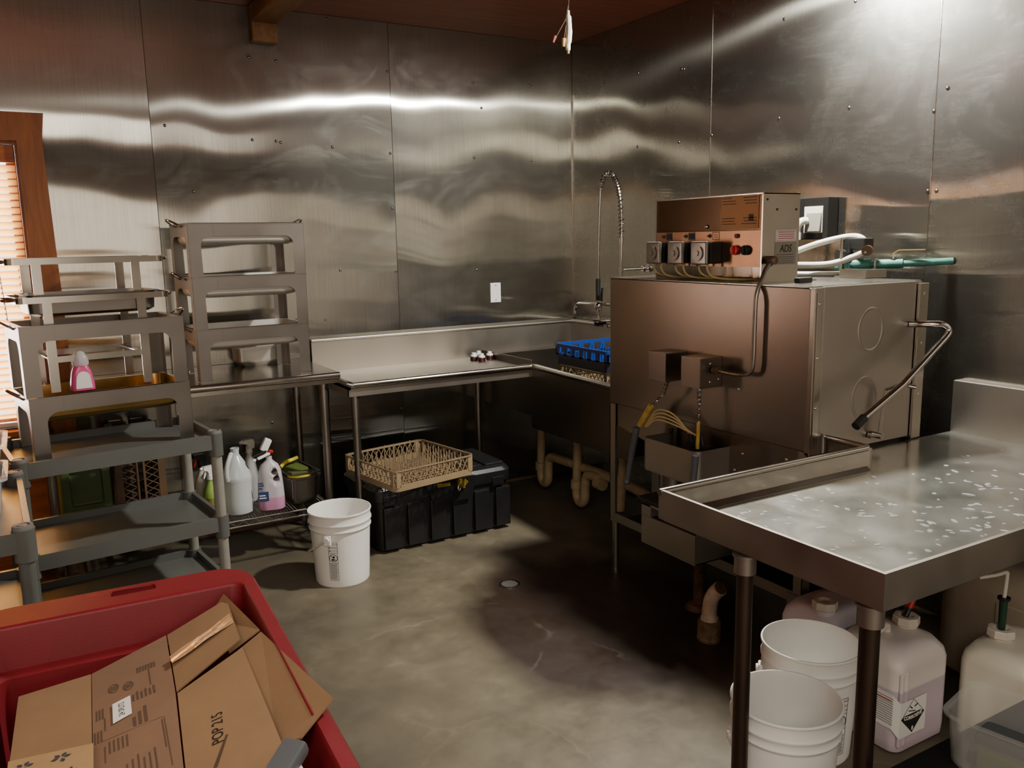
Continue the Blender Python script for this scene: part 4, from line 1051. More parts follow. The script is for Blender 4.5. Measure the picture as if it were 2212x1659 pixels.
# blank cover plate on the back wall, outlet with plug on the right wall
t = thing('cover_plate', 'blank white cover plate on the steel back wall above the dishtable', 'wall plate', (2.640, WB - T, 1.284))
b = MB(); b.box(2.602, 2.678, WB - T - .006, WB - T - .0003, 1.222, 1.348, .003); pl_ = b.build('plate', M['white'], t)
for z in (1.238, 1.332): b = MB(); b.cyl((2.640, WB - T - .0075, z), (2.640, WB - T - .005, z), .0035, n=10); b.build('screw', M['hose'], pl_)
t = thing('outlet_box', 'black framed outlet with white cover and grey angled plug on the right wall', 'outlet', (WR - T, 2.70, 1.60))
b = MB(); b.box(WR - .075, WR - T - .0005, 2.625, 2.79, 1.595, 1.785, .006); b.build('box', M['black'], t)
b = MB(); b.box(WR - .081, WR - .0755, 2.65, 2.755, 1.625, 1.745, .002); b.build('cover', M['offwhite'], t)
b = MB(); b.obox((WR - .086, 2.695, 1.672), (.012, .085, .085), (0, rad(8), 0), .003); b.build('flap', mat('flap_grey', '#77766c', .5), t)
b = MB(); b.tube([(WR - .095, 2.725, 1.680), (WR - .12, 2.735, 1.678), (WR - .132, 2.745, 1.655), (WR - .132, 2.750, 1.625)], .017, 14, 5); b.cyl((WR - .132, 2.750, 1.595), (WR - .132, 2.750, 1.628), .022, n=18); b.build('plug', M['offwhite'], t)
b = MB(); b.tube([(WR - .132, 2.750, 1.60), (WR - .13, 2.752, 1.53), (WR - .12, 2.757, 1.48), (WR - .09, 2.80, 1.36), (WR - .06, 2.84, 1.25)], .0115, 12, 5); b.build('power_cord', M['cord'], t)
# ------------------------------------------------------------------ dishwasher
t = thing('dishwasher', 'large stainless door-type dishwasher with control box on top against the right wall', 'dishwasher', (2.68, 2.58, 0))
DX0, DX1, DY0, DY1, DZ0, DZ1 = 2.363, 2.985, 1.990, 3.170, .847, 1.435
b = MB(); b.box(DX0, DX1, DY0 + .02, DY1, DZ0, DZ1, .004); b.build('hood', M['body'], t, smooth=0)
b = MB(); b.box(DX0 - .004, DX1 + .004, DY0 + .03, DY1 + .003, DZ1, DZ1 + .004, .001); b.build('top_cover', M['rim'], t, smooth=0)
XF = Matrix(((0, 0, -1, DX0), (1, 0, 0, 0), (0, 1, 0, 0), (0, 0, 0, 1)))
b = MB(); b.prism([(3.168, .846), (1.994, .846), (1.994, .60), (2.55, .60), (2.90, .705), (3.160, .75)], .0025, XF, -.012); b.build('skirt_panel', M['body'], t, smooth=0)
b = MB(); b.box(2.40, 2.95, 2.02, 2.90, .44, .846); b.build('wash_tank', M['bodydk'], t, smooth=0)
for y, z in ((2.60, .80), (2.95, .80), (2.36, .70), (2.10, .70), (2.56, .66), (2.34, 1.03), (2.32, .775), (2.10, .80)):
    s = MB(); s.sph((DX0 + (.0095 if z < .846 else 0), y, z), .006, (.5, 1, 1), 10); s.build('screw', M['chrome'], t)
# end: posts, door, embossed rings
b = MB(); b.box(DX0, DX0 + .046, DY0, DY0 + .022, DZ0 - .01, DZ1, .002); b.build('guide_post', M['rim'], t, smooth=0)
b = MB(); b.box(DX0 + .009, DX0 + .030, DY0 - .004, DY0, DZ0 + .01, DZ1 - .015, .001); b.build('guide_strip', M['rim'], t, smooth=0)
b = MB(); b.box(DX1 - .052, DX1 + .004, DY0 - .006, DY0 + .022, DZ0 - .02, DZ1 - .006, .002); b.build('guide_post', M['rim'], t, smooth=0)
b = MB(); b.box(DX0 + .050, DX1 - .056, DY0 + .004, DY0 + .018, DZ0 - .012, DZ1 + .003, .004); dor = b.build('door', mat('door_steel', '#a8a199', .34, 1, var=.05, scale=3, rvar=.04), t)
for x, z in ((2.672, 1.270), (2.655, 1.015)):
    e = MB(); e.tube([(x + .066 * math.cos(rad(a)), DY0 + .0160, z + .078 * math.sin(rad(a))) for a in range(0, 360, 15)], .0135, 20, 2, True); e.build('embossed_ring', bpy.data.materials['door_steel'], dor)
for x, z in ((DX0 + .020, 1.38), (DX0 + .020, 1.19), (DX0 + .020, 1.01), (DX1 - .022, 1.39), (DX1 - .022, 1.20), (DX1 - .022, 1.00)):
    s = MB(); s.sph((x, DY0 - .005, z), .006, (1, .5, 1), 10); s.build('screw', M['chrome'], t)
b = MB()
b.tube([(2.90, DY0 + .0, 1.275), (2.90, 1.955, 1.278), (2.925, 1.918, 1.280), (2.955, 1.900, 1.278), (2.978, 1.892, 1.262), (2.978, 1.888, 1.245), (2.955, 1.885, 1.228)], .0125, 14, 8)
b.tube([(2.955, 1.885, 1.228), (2.70, 1.872, 1.078), (2.472, 1.860, .983)], .0125, 14, 1)
dh = b.build('door_handle', M['chrome'], t)
b = MB(); b.cyl((2.482, 1.8605, .987), (2.437, 1.858, .962), .0155, n=18); b.build('handle_grip', M['blackrub'], dh)
b = MB(); b.bar((2.735, 1.962, 1.045), (2.712, 1.962, .872), .022, .004, (0, 1, 0)); b.cyl((2.735, 1.965, 1.045), (2.735, 1.868, 1.09), .006, n=10); b.cyl((2.745, 1.88, 1.07), (2.765, 1.865, 1.065), .008, n=10)
b.cyl((2.712, DY0, .872), (2.712, 1.950, .872), .012, n=14); b.cyl((2.69, DY0, .872), (2.69, 1.975, .872), .012, n=10)
b.build('lift_link', M['hose'], t)
# control box
BX0, BX1, BY0, BY1, BZ0, BZ1 = 2.435, 2.632, 2.308, 2.93, 1.4395, 1.776
b = MB()
b.box(BX0, BX1, BY0, BY0 + .006, BZ0, BZ1); b.box(BX0, BX1, BY1 - .006, BY1, BZ0, BZ1); b.box(BX0, BX1, BY0, BY1, BZ1 - .004, BZ1)
b.box(BX0 + .02, BX1, BY0 + .006, BY1 - .006, 1.497, 1.502); b.box(BX1 - .004, BX1, BY0 + .006, BY1 - .006, BZ0, BZ1 - .004)
b.box(BX0 - .004, BX0, BY0 - .002, BY0 + .004, BZ0, BZ1); b.box(BX0 - .004, BX0, BY0, BY1, BZ1 - .004, BZ1 + .001)
cbx = b.build('control_box', M['rim'], t, smooth=0)
b = MB(); b.box(BX0 + .006, BX0 + .010, BY0 + .006, BY1 - .006, 1.640, BZ1 - .005); b.build('upper_cover', mat('panel_brown_steel', '#4a3a2c', .25, 1, var=.04), cbx, smooth=0)
b = MB(); b.box(BX0 + .002, BX0 + .008, BY0 + .006, BY1 - .006, 1.498, 1.638); b.build('control_panel', mat('panel_copper_steel', '#8a6c56', .32, 1, var=.04), cbx, smooth=0)
def PX(x): return lambda u, v: None
def front(x, yc, zc): return lambda u, v: (x, yc - u, zc + v)
b = MB(); b.box(BX0 + .0035, BX0 + .006, 2.335, 2.535, 1.645, BZ1 - .006); b.build('instruction_sheet', M['inst'], cbx, smooth=0)
b = MB()
for k in range(10):
    z = 1.762 - .011 * k; y1 = 2.528; 
    if k in (0, 1, 2, 7, 8, 9): b.box(BX0 + .0028, BX0 + .0034, y1 - (.05 + .03 * random.random()), y1, z, z + .003); b.box(BX0 + .0028, BX0 + .0034, 2.345, 2.345 + .05 + .03 * random.random(), z, z + .003)
b.box(BX0 + .0028, BX0 + .0034, 2.36, 2.385, 1.675, 1.70)
b.build('sheet_print', M['inkbrown'], cbx, smooth=0)
b = MB(); b.sph((BX0 + .002, 2.615, 1.657), .008, (.8, 1, 1)); b.build('cover_knob', M['chrome'], cbx)
for k, (yc) in enumerate((2.862, 2.720, 2.578)):
    b = MB(); b.box(BX0 - .058, BX0 + .002, yc - .055, yc + .048, 1.510, 1.596, .004); b.build('dosing_pump', M['black'], cbx)
    b = MB(); b.box(BX0 - .076, BX0 - .0585, yc - .048, yc + .046, 1.506, 1.600, .008); b.cyl((BX0 - .082, yc, 1.552), (BX0 - .076, yc, 1.552), .030, n=24); b.cyl((BX0 - .086, yc, 1.552), (BX0 - .082, yc, 1.552), .012, n=16); b.build('pump_face', mat('pump_face', '#77736b', .25, .6) if k == 0 else bpy.data.materials['pump_face'], cbx)
    b = MB(); f = front(BX0 + .0012, yc - .006, 1.620)
    b.face([f(-.040, 0), f(-.018, .010), f(-.018, -.010)]); b.face([f(-.018, .006), f(-.010, .006), f(-.010, -.006), f(-.018, -.006)])
    for u0, u1, v0, v1 in ((-.006, .034, .013, .0155), (-.006, .034, -.0155, -.013), (-.006, -.0035, -.0155, .0155), (.0315, .034, -.0155, .0155)): b.face([f(u0, v0), f(u1, v0), f(u1, v1), f(u0, v1)])
    if k < 2: b.face([f(-.003, -.012), f(.031, -.012), f(.031, .012), f(-.003, .012)])
    for v in ((.006, 0, -.006) if k == 2 else ()): b.face([f(.002, v - .001), f(.026, v - .001), f(.026, v + .001), f(.002, v + .001)])
    b.build('pump_label', M['ink'], cbx, smooth=0, recalc=False)
    for q, dy in enumerate((-.022, .026)):
        b = MB(); y = yc + dy
        b.tube([(BX0 - .04, y, 1.512), (BX0 - .042, y, 1.485), (BX0 - .03, y - .02, 1.458 + .004 * q), (BX0 + .02, y - .06, 1.447), (BX0 + .10, y - .11, 1.445), (BX0 + .16, y - .16 - .02 * k, 1.446)], .0048, 8, 5); b.build('feed_tube', M['tubef'], t)
b = MB(); b.cyl((BX0 - .012, 2.446, 1.563), (BX0 + .003, 2.446, 1.563), .019, n=24); b.box(BX0 - .020, BX0 - .011, 2.443, 2.449, 1.546, 1.580, .002); b.build('red_switch', M['redbit'], cbx)
b = MB(); b.cyl((BX0 - .012, 2.390, 1.563), (BX0 + .003, 2.390, 1.563), .019, n=24); b.box(BX0 - .020, BX0 - .011, 2.387, 2.393, 1.546, 1.580, .002); b.build('black_switch', M['blackrub'], cbx)
b = MB(); b.cyl((BX0 - .006, 2.441, 1.618), (BX0 + .003, 2.441, 1.618), .009, n=18); b.build('indicator_light', M['nut_r'], cbx)
# labels on the box end (facing the camera side)
def end(xc, zc, y=BY0 - .0012): return lambda u, v: (xc + u, y, zc + v)
b = MB(); b.box(2.504, 2.618, BY0 - .0012, BY0 - .0002, 1.595, 1.638); b.build('warning_sticker', M['paper'], cbx, smooth=0)
b = MB(); f = end(2.561, 1.6165, BY0 - .0016)
for u0, u1, v0, v1 in ((-.053, .053, .0175, .019), (-.053, .053, -.019, -.0175), (-.053, -.0518, -.019, .019), (.0518, .053, -.019, .019)): b.face([f(u0, v0), f(u1, v0), f(u1, v1), f(u0, v1)])
for v in (.013, .005, -.003, -.011): b.face([f(-.045, v - .0014), f(.045, v - .0014), f(.045, v + .0014), f(-.045, v + .0014)])
b.build('sticker_print', M['inkred'], cbx, smooth=0, recalc=False)
b = MB(); b.box(2.502, 2.618, BY0 - .0014, BY0 - .0002, 1.506, 1.592); b.build('maker_plate', M['plate'], cbx, smooth=0)
b = MB(); f = end(2.561, 1.566, BY0 - .0022); b.text('ADS', .040, lambda u, v: f(u + .15 * v, v), sx=.85, off=.0005)
for v in (-.022, -.031, -.039, -.047, -.054): b.face([f(-.052, v - .001), f(.040 if v > -.03 else .048, v - .001), f(.042, v + .001), f(-.052, v + .001)])
b.build('maker_lettering', M['ink'], cbx, smooth=0, recalc=False)
for x, z in ((2.455, 1.752), (2.508, 1.715), (2.612, 1.715), (2.6245, 1.590), (2.6245, 1.508)):
    s = MB(); s.cyl((x, BY0 - .002, z), (x, BY0, z), .0045, n=12); s.build('screw', M['ink'] if z > 1.6 else M['chrome'], cbx)
b = MB(); b.cyl((2.474, BY0, 1.525), (2.474, BY0 - .03, 1.525), .016, n=18); b.cyl((2.47, BY0 - .018, 1.525), (2.440, BY0 - .036, 1.513), .014, .012, 16); b.build('conduit_fitting', M['rust'], t)
b = MB(); b.tube([(2.445, BY0 - .033, 1.515), (2.41, 2.262, 1.495), (2.37, 2.245, 1.456), (2.338, 2.238, 1.395), (2.334, 2.238, 1.30), (2.334, 2.240, 1.155), (2.330, 2.252, 1.112), (2.318, 2.290, 1.099), (2.312, 2.40, 1.100)], .0085, 12, 6); b.build('conduit', M['leg'], t)
b = MB(); b.cyl((2.312, 2.40, 1.100), (2.312, 2.425, 1.100), .015, n=16); b.build('conduit_fitting', M['rust'], t)
# two lever boxes with springs, chains and handles
for k, (y0, y1) in enumerate(((2.634, 2.743), (2.430, 2.540))):
    b = MB(); b.box(2.246, DX0 - .0005, y0, y1, 1.029, 1.150, .0025); b.build('lever_box', M['body'], t)
for x, z in ((2.300, 1.125), (2.300, 1.052), (2.345, 1.06)):
    s = MB(); s.sph((x, 2.430, z), .005, (1, .5, 1), 8); s.build('screw', M['chrome'], t)
def coil(b, p0, p1, r, turns, w):
    p0 = Vector(p0); p1 = Vector(p1); d = (p1 - p0).normalized(); u = d.orthogonal().normalized(); v = d.cross(u); n = turns * 8
    b.tube([p0.lerp(p1, i / n) + (u * math.cos(2 * PI * turns * i / n) + v * math.sin(2 * PI * turns * i / n)) * r for i in range(n + 1)], w, 5, 1)
for (a, m_, c, d) in (((2.285, 2.665, 1.029), (2.285, 2.695, .965), (2.285, 2.77, .905), (2.285, 2.845, .805)), ((2.285, 2.475, 1.029), (2.285, 2.474, .955), (2.285, 2.475, .885), (2.285, 2.478, .775))):
    b = MB(); coil(b, a, m_, .0075, 13, .0018); coil(b, m_, c, .004, 9, .0022); b.build('spring_chain', M['hose'], t)
    b = MB(); b.cyl(c, d, .0075 if d[1] < 2.6 else .014, n=10); b.build('lever_rod', M['yrod'], t)
b = MB(); b.cyl((2.270, 2.850, .795), (2.255, 2.895, .545), .0155, .013, 14); b.sph((2.254, 2.898, .54), .017, n=10); b.build('drain_handle', M['graymach'], t)
b = MB(); b.cyl((2.180, 2.372, .785), (2.178, 2.386, .655), .0135, .014, 14); b.build('fill_handle', M['graymach'], t)
# tub, pump column, motor box
b = MB(); ring = lambda q, z: [(*c, z) for c in rrect(2.196 + q, 2.43 - q, 2.388 + q, 2.722 - q, .03, 5)]
b.loft([ring(.003, .650), ring(0, .660), ring(0, .790), ring(.004, .790), ring(.004, .662)], cap0=True, cap1=True); b.build('scrap_tub', M['tub'], t)
b = MB(); b.cyl((2.27, 2.62, .50), (2.27, 2.62, .650), .050, n=24); b.cyl((2.36, 2.70, .45), (2.36, 2.70, .846), .012, n=10); b.build('pump_column', M['bodydk'], t)
b = MB(); b.box(2.196, 2.206, 2.388, 2.720, .325, .450, .001); b.box(2.206, 2.43, 2.388, 2.392, .325, .505); b.box(2.206, 2.43, 2.716, 2.720, .325, .505); b.box(2.206, 2.43, 2.388, 2.720, .325, .330); b.box(2.235, 2.24, 2.392, 2.716, .33, .505); b.box(2.196, 2.24, 2.66, 2.720, .45, .505, .001); b.box(2.196, 2.206, 2.388, 2.72, .495, .505)
b.build('motor_box', M['dullsteel'], t, smooth=0)
b = MB(); b.box(2.20, 2.45, 2.35, 2.76, .505, .520, .003); b.build('motor_cover', M['blackrub'], t)
b = MB()
for k in range(4):
    b.tube([(2.30, 2.83 - .004 * k, .80), (2.30, 2.75, .885 - .014 * k), (2.30, 2.64, .885 - .014 * k), (2.31, 2.548 - .022 * k, .815)], .0038, 8, 5)
b.build('supply_tube', M['tubef'], t)
b = MB()
for k in range(4): b.cyl((2.31, 2.55 - .022 * k, .822), (2.315, 2.535 - .022 * k, .735), .0085, n=10)
b.box(2.29, 2.345, 2.45, 2.56, .775, .785); b.build('check_valve', M['blackrub'], t)
b = MB(); b.cyl((2.316, 2.700, .80), (2.36, 2.72, .80), .008, n=8); b.build('bolt', M['rust'], t)
# frame: corner legs, feet, rail, tray
for x, y in ((DX0, 3.128), (DX1 - .04, 3.128), (DX0, 1.995), (DX1 - .04, 1.995)):
    b = MB(); yo = y + .037 if y > 2.5 else y
    b.box(x if x < 2.6 else x + .036, (x if x < 2.6 else x + .036) + .004, y, y + .042, .262, .846); b.box(x, x + .04, yo, yo + .005, .262, .846)
    b.build('frame_leg', M['tub'], t, smooth=0)
    b = MB(); b.cyl((x + .02, y + .02, .0), (x + .02, y + .02, .262), .017, n=16); b.cyl((x + .02, y + .02, .0), (x + .02, y + .02, .018), .022, n=16); b.build('foot', M['leg'], t)
b = MB(); b.box(DX0 + .001, DX0 + .004, 2.037, 3.128, .266, .308); b.box(DX0 + .004, DX0 + .05, 2.037, 3.128, .266, .269); b.box(DX1 - .004, DX1 - .001, 2.037, 3.128, .266, .308)
b.box(DX0 + .04, DX1 - .04, 1.996, 1.999, .25, .308); b.box(DX0 - .004, DX0 + .11, 1.990, 1.994, .225, .300); b.box(DX0 - .004, DX0, 1.994, 2.06, .225, .30)
b.build('base_rail', M['tub'], t, smooth=0)
b = MB(); b.box(DX0 + .006, DX1 - .006, 2.04, 3.12, .270, .276); b.build('base_tray', M['blackrub'], t, smooth=0)
# things on top of the machine
t = thing('hand_tool', 'black handled tool with metal tip lying on top of the dishwasher', 'tool', (2.545, 2.17, 1.4395))
b = MB(); b.bar((2.450, 2.150, 1.4525), (2.545, 2.172, 1.4515), .026, .022, (0, 0, 1), .006); b.build('handle', M['black'], t)
b = MB(); b.cyl((2.545, 2.172, 1.4515), (2.566, 2.177, 1.450), .009, .004, 12); b.cyl((2.566, 2.177, 1.450), (2.592, 2.183, 1.449), .0022, n=8); b.build('tip', M['chrome'], t)
t = thing('valve_bracket', 'steel bracket block on the back edge of the dishwasher top under the green valve', 'bracket', (3.05, 2.28, 1.43))
b = MB(); b.box(2.93, 3.06, 2.222, 2.352, 1.4395, 1.474, .002); b.cyl((2.98, 2.385, 1.4395), (2.98, 2.385, 1.60), .006, n=10); b.box(2.96, 3.0, 2.352, 2.40, 1.4395, 1.4455); b.build('bracket', M['rim'], t, smooth=0)
# water valve line on the wall
t = thing('water_valve', 'green bronze water valve with yellow lever piped into the right wall', 'valve', (3.15, 2.28, 1.49))
b = MB(); b.tube([(3.02, 2.455, 1.487), (3.05, 2.36, 1.489), (3.10, 2.25, 1.492), (3.16, 2.16, 1.496), (WR - T - .001, 2.06, 1.502)], .014, 16, 3)
b.cyl((3.045, 2.375, 1.488), (3.075, 2.31, 1.490), .026, n=16); b.cyl((3.02, 2.44, 1.487), (3.03, 2.41, 1.487), .021, n=6); b.cyl((3.085, 2.285, 1.491), (3.13, 2.20, 1.494), .0195, n=16); b.cyl((3.04, 2.395, 1.475), (3.04, 2.395, 1.53), .020, n=14)
b.build('valve_body', M['valve'], t)
b = MB(); b.cyl((3.08, 2.295, 1.490), (3.083, 2.289, 1.490), .0255, n=20); b.build('tag_ring', M['hosewhite'], t)
b = MB(); b.cyl((3.11, 2.235, 1.512), (3.11, 2.235, 1.535), .008, n=12); b.cyl((3.11, 2.235, 1.522), (3.11, 2.235, 1.532), .014, n=6); b.build('stem', M['hose'], t)
b = MB(); b.bar((3.11, 2.235, 1.534), (3.118, 2.215, 1.548), .013, .003); b.bar((3.118, 2.215, 1.5485), (3.16, 2.125, 1.5495), .013, .003); b.build('lever', M['yellow'], t)
b = MB(); b.cyl((3.0, 2.42, 1.530), (3.055, 2.40, 1.530), .024, n=16); b.obox((3.05, 2.36, 1.575), (.05, .14, .05), (0, 0, -.25), .008); b.cyl((3.04, 2.40, 1.50), (3.04, 2.40, 1.58), .018, n=14); b.build('solenoid', M['black'], t)
b = MB(); b.cyl((3.055, 2.315, 1.555), (3.02, 2.292, 1.548), .022, n=18); b.build('hose_nut', M['rust'], t)
t = thing('rubber_hose', 'upper white rubber hose arching from the control box to the wall valve', 'hose', (2.95, 2.5, 1.55), 0, 'white hoses')
b = MB(); b.tube([(BX1 + .004, 2.62, 1.490), (2.76, 2.66, 1.500), (2.90, 2.60, 1.535), (2.98, 2.51, 1.578), (3.05, 2.425, 1.604), (3.06, 2.36, 1.602), (3.065, 2.33, 1.575)], .0135, 14, 6); b.build('hose', M['hosewhite'], t)
t = thing('rubber_hose', 'lower white rubber hose sagging from the control box to the brown nut', 'hose', (2.95, 2.45, 1.51), 0, 'white hoses')
b = MB(); b.tube([(BX1 + .004, 2.52, 1.510), (2.76, 2.55, 1.498), (2.88, 2.50, 1.490), (2.96, 2.42, 1.494), (3.01, 2.345, 1.523), (3.03, 2.30, 1.546)], .0135, 14, 6); b.build('hose', M['hosewhite'], t)
t = thing('rubber_hose', 'straight white tube lying flat across the dishwasher top behind the control box', 'hose', (2.9, 2.55, 1.45), 0, 'white hoses')
b = MB(); b.tube([(2.66, 2.80, 1.452), (2.80, 2.66, 1.452), (2.95, 2.46, 1.451), (3.0, 2.40, 1.451)], .011, 12, 4); b.build('hose', M['hosewhite'], t)

# ------------------------------------------------------------------ clean drainboard
t = thing('drainboard', 'wet stainless clean-side drainboard with raised rim on brown legs in the right foreground', 'drainboard', (2.3, 1.45, 0))
CX0, CX1, CY0, CY1, ZS, ZR = 1.520, WR - T - .004, 1.067, 1.805, .822, .905
tw = .010
b = MB()
b.face([(CX0 + tw, CY0 + tw, ZS), (CX1 - .05, CY0 + tw, ZS), (CX1 - .05, CY1 - tw, ZS), (CX0 + tw, CY1 - tw, ZS)])
b.face([(2.447, CY1 - tw, ZS), (CX1 - .05, CY1 - tw, ZS), (CX1 - .05, 1.986, ZS), (2.447, 1.986, ZS)])
b.build('basin', M['wet'], t, smooth=0)
b = MB()
b.prism([(CX0, CY1), (CX0, CY0), (CX1 - .04, CY0), (CX1 - .04, CY0 + tw), (CX0 + tw, CY0 + tw), (CX0 + tw, CY1)], ZR - ZS + .003, None, ZS - .003)
b.box(CX0 + tw, CX1 - .05, CY0 + tw, CY1 - tw, ZS - .010, ZS - .002); b.box(2.44, CX1 - .05, CY1 - tw, 1.986, ZS - .010, ZS - .002)
b.build('apron', M['dullsteel'], t)
b = MB()
b.box(CX0 + .01, 2.447, CY1 - tw, CY1 - .002, ZS - .01, ZR - .006); b.box(2.437, 2.447, CY1 - tw, 1.986, ZS - .01, ZR - .006)
b.obox((1.985, CY1 - .018, ZS + .006), (.88, .022, .006), (rad(40), 0, 0), .001)
b.tube([(CX0 - .002, CY1 - .004, ZR - .007), (2.425, CY1 - .004, ZR - .007), (2.439, CY1 + .004, ZR - .007), (2.442, CY1 + .03, ZR - .007), (2.442, 1.984, ZR - .007)], .0105, 12, 1)
b.build('back_rim', M['rim'], t)
b = MB(); b.box(CX1 - .052, CX1 - .044, CY0, 1.988, ZS - .02, 1.03, .001); b.box(CX1 - .046, CX1, CY0, 1.988, 1.022, 1.032, .002); b.build('backsplash', M['steelH'], t, smooth=0)
for x, y, r_ in ((1.541, 1.485, .0215), (1.556, 1.122, .0225), (3.10, 1.14, .021), (3.10, 1.80, .021)):
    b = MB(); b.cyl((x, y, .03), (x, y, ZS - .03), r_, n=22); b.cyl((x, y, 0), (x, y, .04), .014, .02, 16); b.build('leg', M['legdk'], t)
    b = MB(); b.cyl((x, y, ZS - .062), (x, y, ZS - .010), r_ + .007, n=22); b.cyl((x, y, ZS - .016), (x, y, ZS - .0105), r_ + .012, n=22); b.build('leg_socket', M['dullsteel'], t)
rnd = random.Random(3); b = MB()
for k in range(210):
    c = rnd.choice(((1.85, 1.62, .28, .14), (2.25, 1.40, .3, .16), (2.5, 1.55, .3, .2), (1.9, 1.25, .25, .1), (2.3, 1.2, .25, .08)))
    x = rnd.gauss(c[0], c[2]); y = rnd.gauss(c[1], c[3])
    if not (CX0 + .05 < x < 3.1 and CY0 + .03 < y < CY1 - .04): continue
    r_ = rnd.uniform(.0035, .0085); a = rnd.random() * PI; L_ = rnd.uniform(1, 2.6)
    b.sph((x, y, ZS + .0006), r_, (L_, 1, .32), 10, a)
tag(b.build('water_beads', M['water']), 'beads of water scattered over the wet drainboard', 'water', kind='stuff')

# ------------------------------------------------------------------ under the drainboard: jugs and tank
def rr3(x0, x1, y0, y1, r, z): return [(*p, z) for p in rrect(x0, x1, y0, y1, r, 5)]
def big_jug(name, label, loc, rz, w, d, h, m, group, cap=(.55, .62), handle=True):
    t = thing(name, label, 'jug', loc, rz, group)
    b = MB()
    b.loft([rr3(.012, w - .012, .012, d - .012, .03, 0), rr3(.002, w - .002, .002, d - .002, .035, .010), rr3(0, w, 0, d, .035, .04), rr3(0, w, 0, d, .035, h * .80), rr3(.004, w - .004, .004, d - .004, .045, h * .88), rr3(.022, w - .022, .022, d - .022, .055, h * .96), rr3(.06, w - .06, .06, d - .06, .06, h * .985)])
    for q in (.016, .040):
        b.bar((q, .0022, .03), (q, .0022, h * .80), .012, .012, (0, 1, 0), .004); 
    body = b.build('body', M[m], t, True, smooth=60)
    cx, cy_ = w * cap[0], d * cap[1]
    b = MB(); b.cyl((cx, cy_, h * .95), (cx, cy_, h * 1.02), .034, n=24)
    nk = b.build('neck', M[m], t, True)
    b = MB()
    pr = [(0, 0), (.040, 0), (.043, .004), (.042, .024), (.040, .028), (.026, .029), (.014, .022), (0, .022)]
    b.lathe(pr, (cx, cy_, h * 1.0), 8); b.build('cap', M['offwhite'], nk, True, smooth=20)
    if handle:
        b = MB(); b.tube([(.030, d * .50, h * .93), (.042, d * .5, h * 1.02), (.07, d * .5, h * 1.055), (w * .36, d * .52, h * 1.06), (w * .44, d * .54, h * 1.03), (w * .46, d * .55, h * .955)], .013, 12, 5); b.build('handle', M[m], t, True, smooth=60)
    return t
t = big_jug('chemical_jug', 'translucent chemical jug with a black and white CORROSIVE diamond label under the drainboard', (2.205, 1.478, 0), 0, .262, .25, .345, 'corr', 'chemical jugs', (.80, .52))
f = lambda u, v: (2.205 + u, 1.4732, v)
b = MB()      # label on two faces
b.box(2.214, 2.342, 1.4735, 1.4742, .062, .182); b.box(2.2025, 2.2038, 1.495, 1.585, .090, .205)
b.face([(2.2026, 1.495, .090), (2.2026, 1.495, .205), (2.2143, 1.4736, .182), (2.2143, 1.4736, .062)])
ls_ = b.build('label_sheet', M['paper'], t, smooth=0)
b = MB(); cx, cz, h2, w2 = .072, .125, .057, .057
b.face([f(cx - w2, cz), f(cx, cz - h2), f(cx + w2, cz), f(cx + w2 * .72, cz + .010), f(cx - w2 * .72, cz + .010)])
for p, q in (((-w2, 0), (0, h2)), ((0, h2), (w2, 0))):
    p = Vector((p[0], 0, p[1])); q = Vector((q[0], 0, q[1])); o_ = Vector((2.205 + cx, 1.4730, cz)); b.bar(o_ + p, o_ + q, .0014, .0006, (0, 1, 0))
b.bar((2.205 + cx - .022, 1.4729, cz + .022), (2.205 + cx + .012, 1.4729, cz + .014), .003, .0006, (0, 1, 0)); b.bar((2.205 + cx - .016, 1.4729, cz + .036), (2.205 + cx - .004, 1.4729, cz + .026), .004, .0006, (0, 1, 0)); b.bar((2.205 + cx + .006, 1.4729, cz + .030), (2.205 + cx + .022, 1.4729, cz + .036), .004, .0006, (0, 1, 0))
b.build('diamond', M['ink'], ls_, smooth=0, recalc=False)
b = MB(); f3 = lambda u, v: (2.205 + cx + u, 1.4725, cz + v); b.text('CORROSIVE', .0168, lambda u, v: f3(u, v - .003 + 2.5 * u * u), sx=.98, off=.0007); b.text('8', .019, off=.0006, f= lambda u, v: f3(u, v - .042)); b.build('diamond_lettering', M['paper'], ls_, smooth=0, recalc=False)
b = MB()
for k in range(12):
    z = .192 - .0078 * k; b.box(2.2018, 2.2024, 1.492, 1.580 - .01 * (k % 3), z - .0016, z + .0012)
b.build('label_print', mat('grey_print', '#8d8782', .7), ls_, smooth=0)
b = MB(); b.box(2.2016, 2.2024, 1.500, 1.578, .1815, .1855); b.build('red_rule', M['inkred'], ls_, smooth=0)
CXJ, CYJ, CZJ = 2.205 + .262 * .80, 1.478 + .25 * .52, .345
t = thing('suction_tube', 'suction tube with red sleeve stuck into the corrosive jug', 'tube', (CXJ, CYJ, CZJ + .02), 0, 'suction tubes')
b = MB(); b.cyl((CXJ - .006, CYJ, CZJ + .024), (CXJ + .012, CYJ, CZJ + .050), .0095, n=12); b.build('lower_sleeve', M['black'], t)
b = MB(); b.cyl((CXJ + .012, CYJ, CZJ + .050), (CXJ + .042, CYJ, CZJ + .095), .0105, n=12); b.build('red_sleeve', M['redbit'], t)
b = MB(); b.cyl((CXJ + .042, CYJ, CZJ + .095), (CXJ + .048, CYJ, CZJ + .104), .018, n=14); b.build('stopper', M['black'], t)
b = MB(); b.tube([(CXJ + .046, CYJ, CZJ + .10), (CXJ + .09, CYJ, CZJ + .135), (CXJ + .17, CYJ - .01, CZJ + .15), (CXJ + .30, CYJ - .03, CZJ + .148), (CXJ + .36, CYJ - .05, CZJ + .17)], .006, 10, 6); b.build('hose', M['hosewhite'], t)
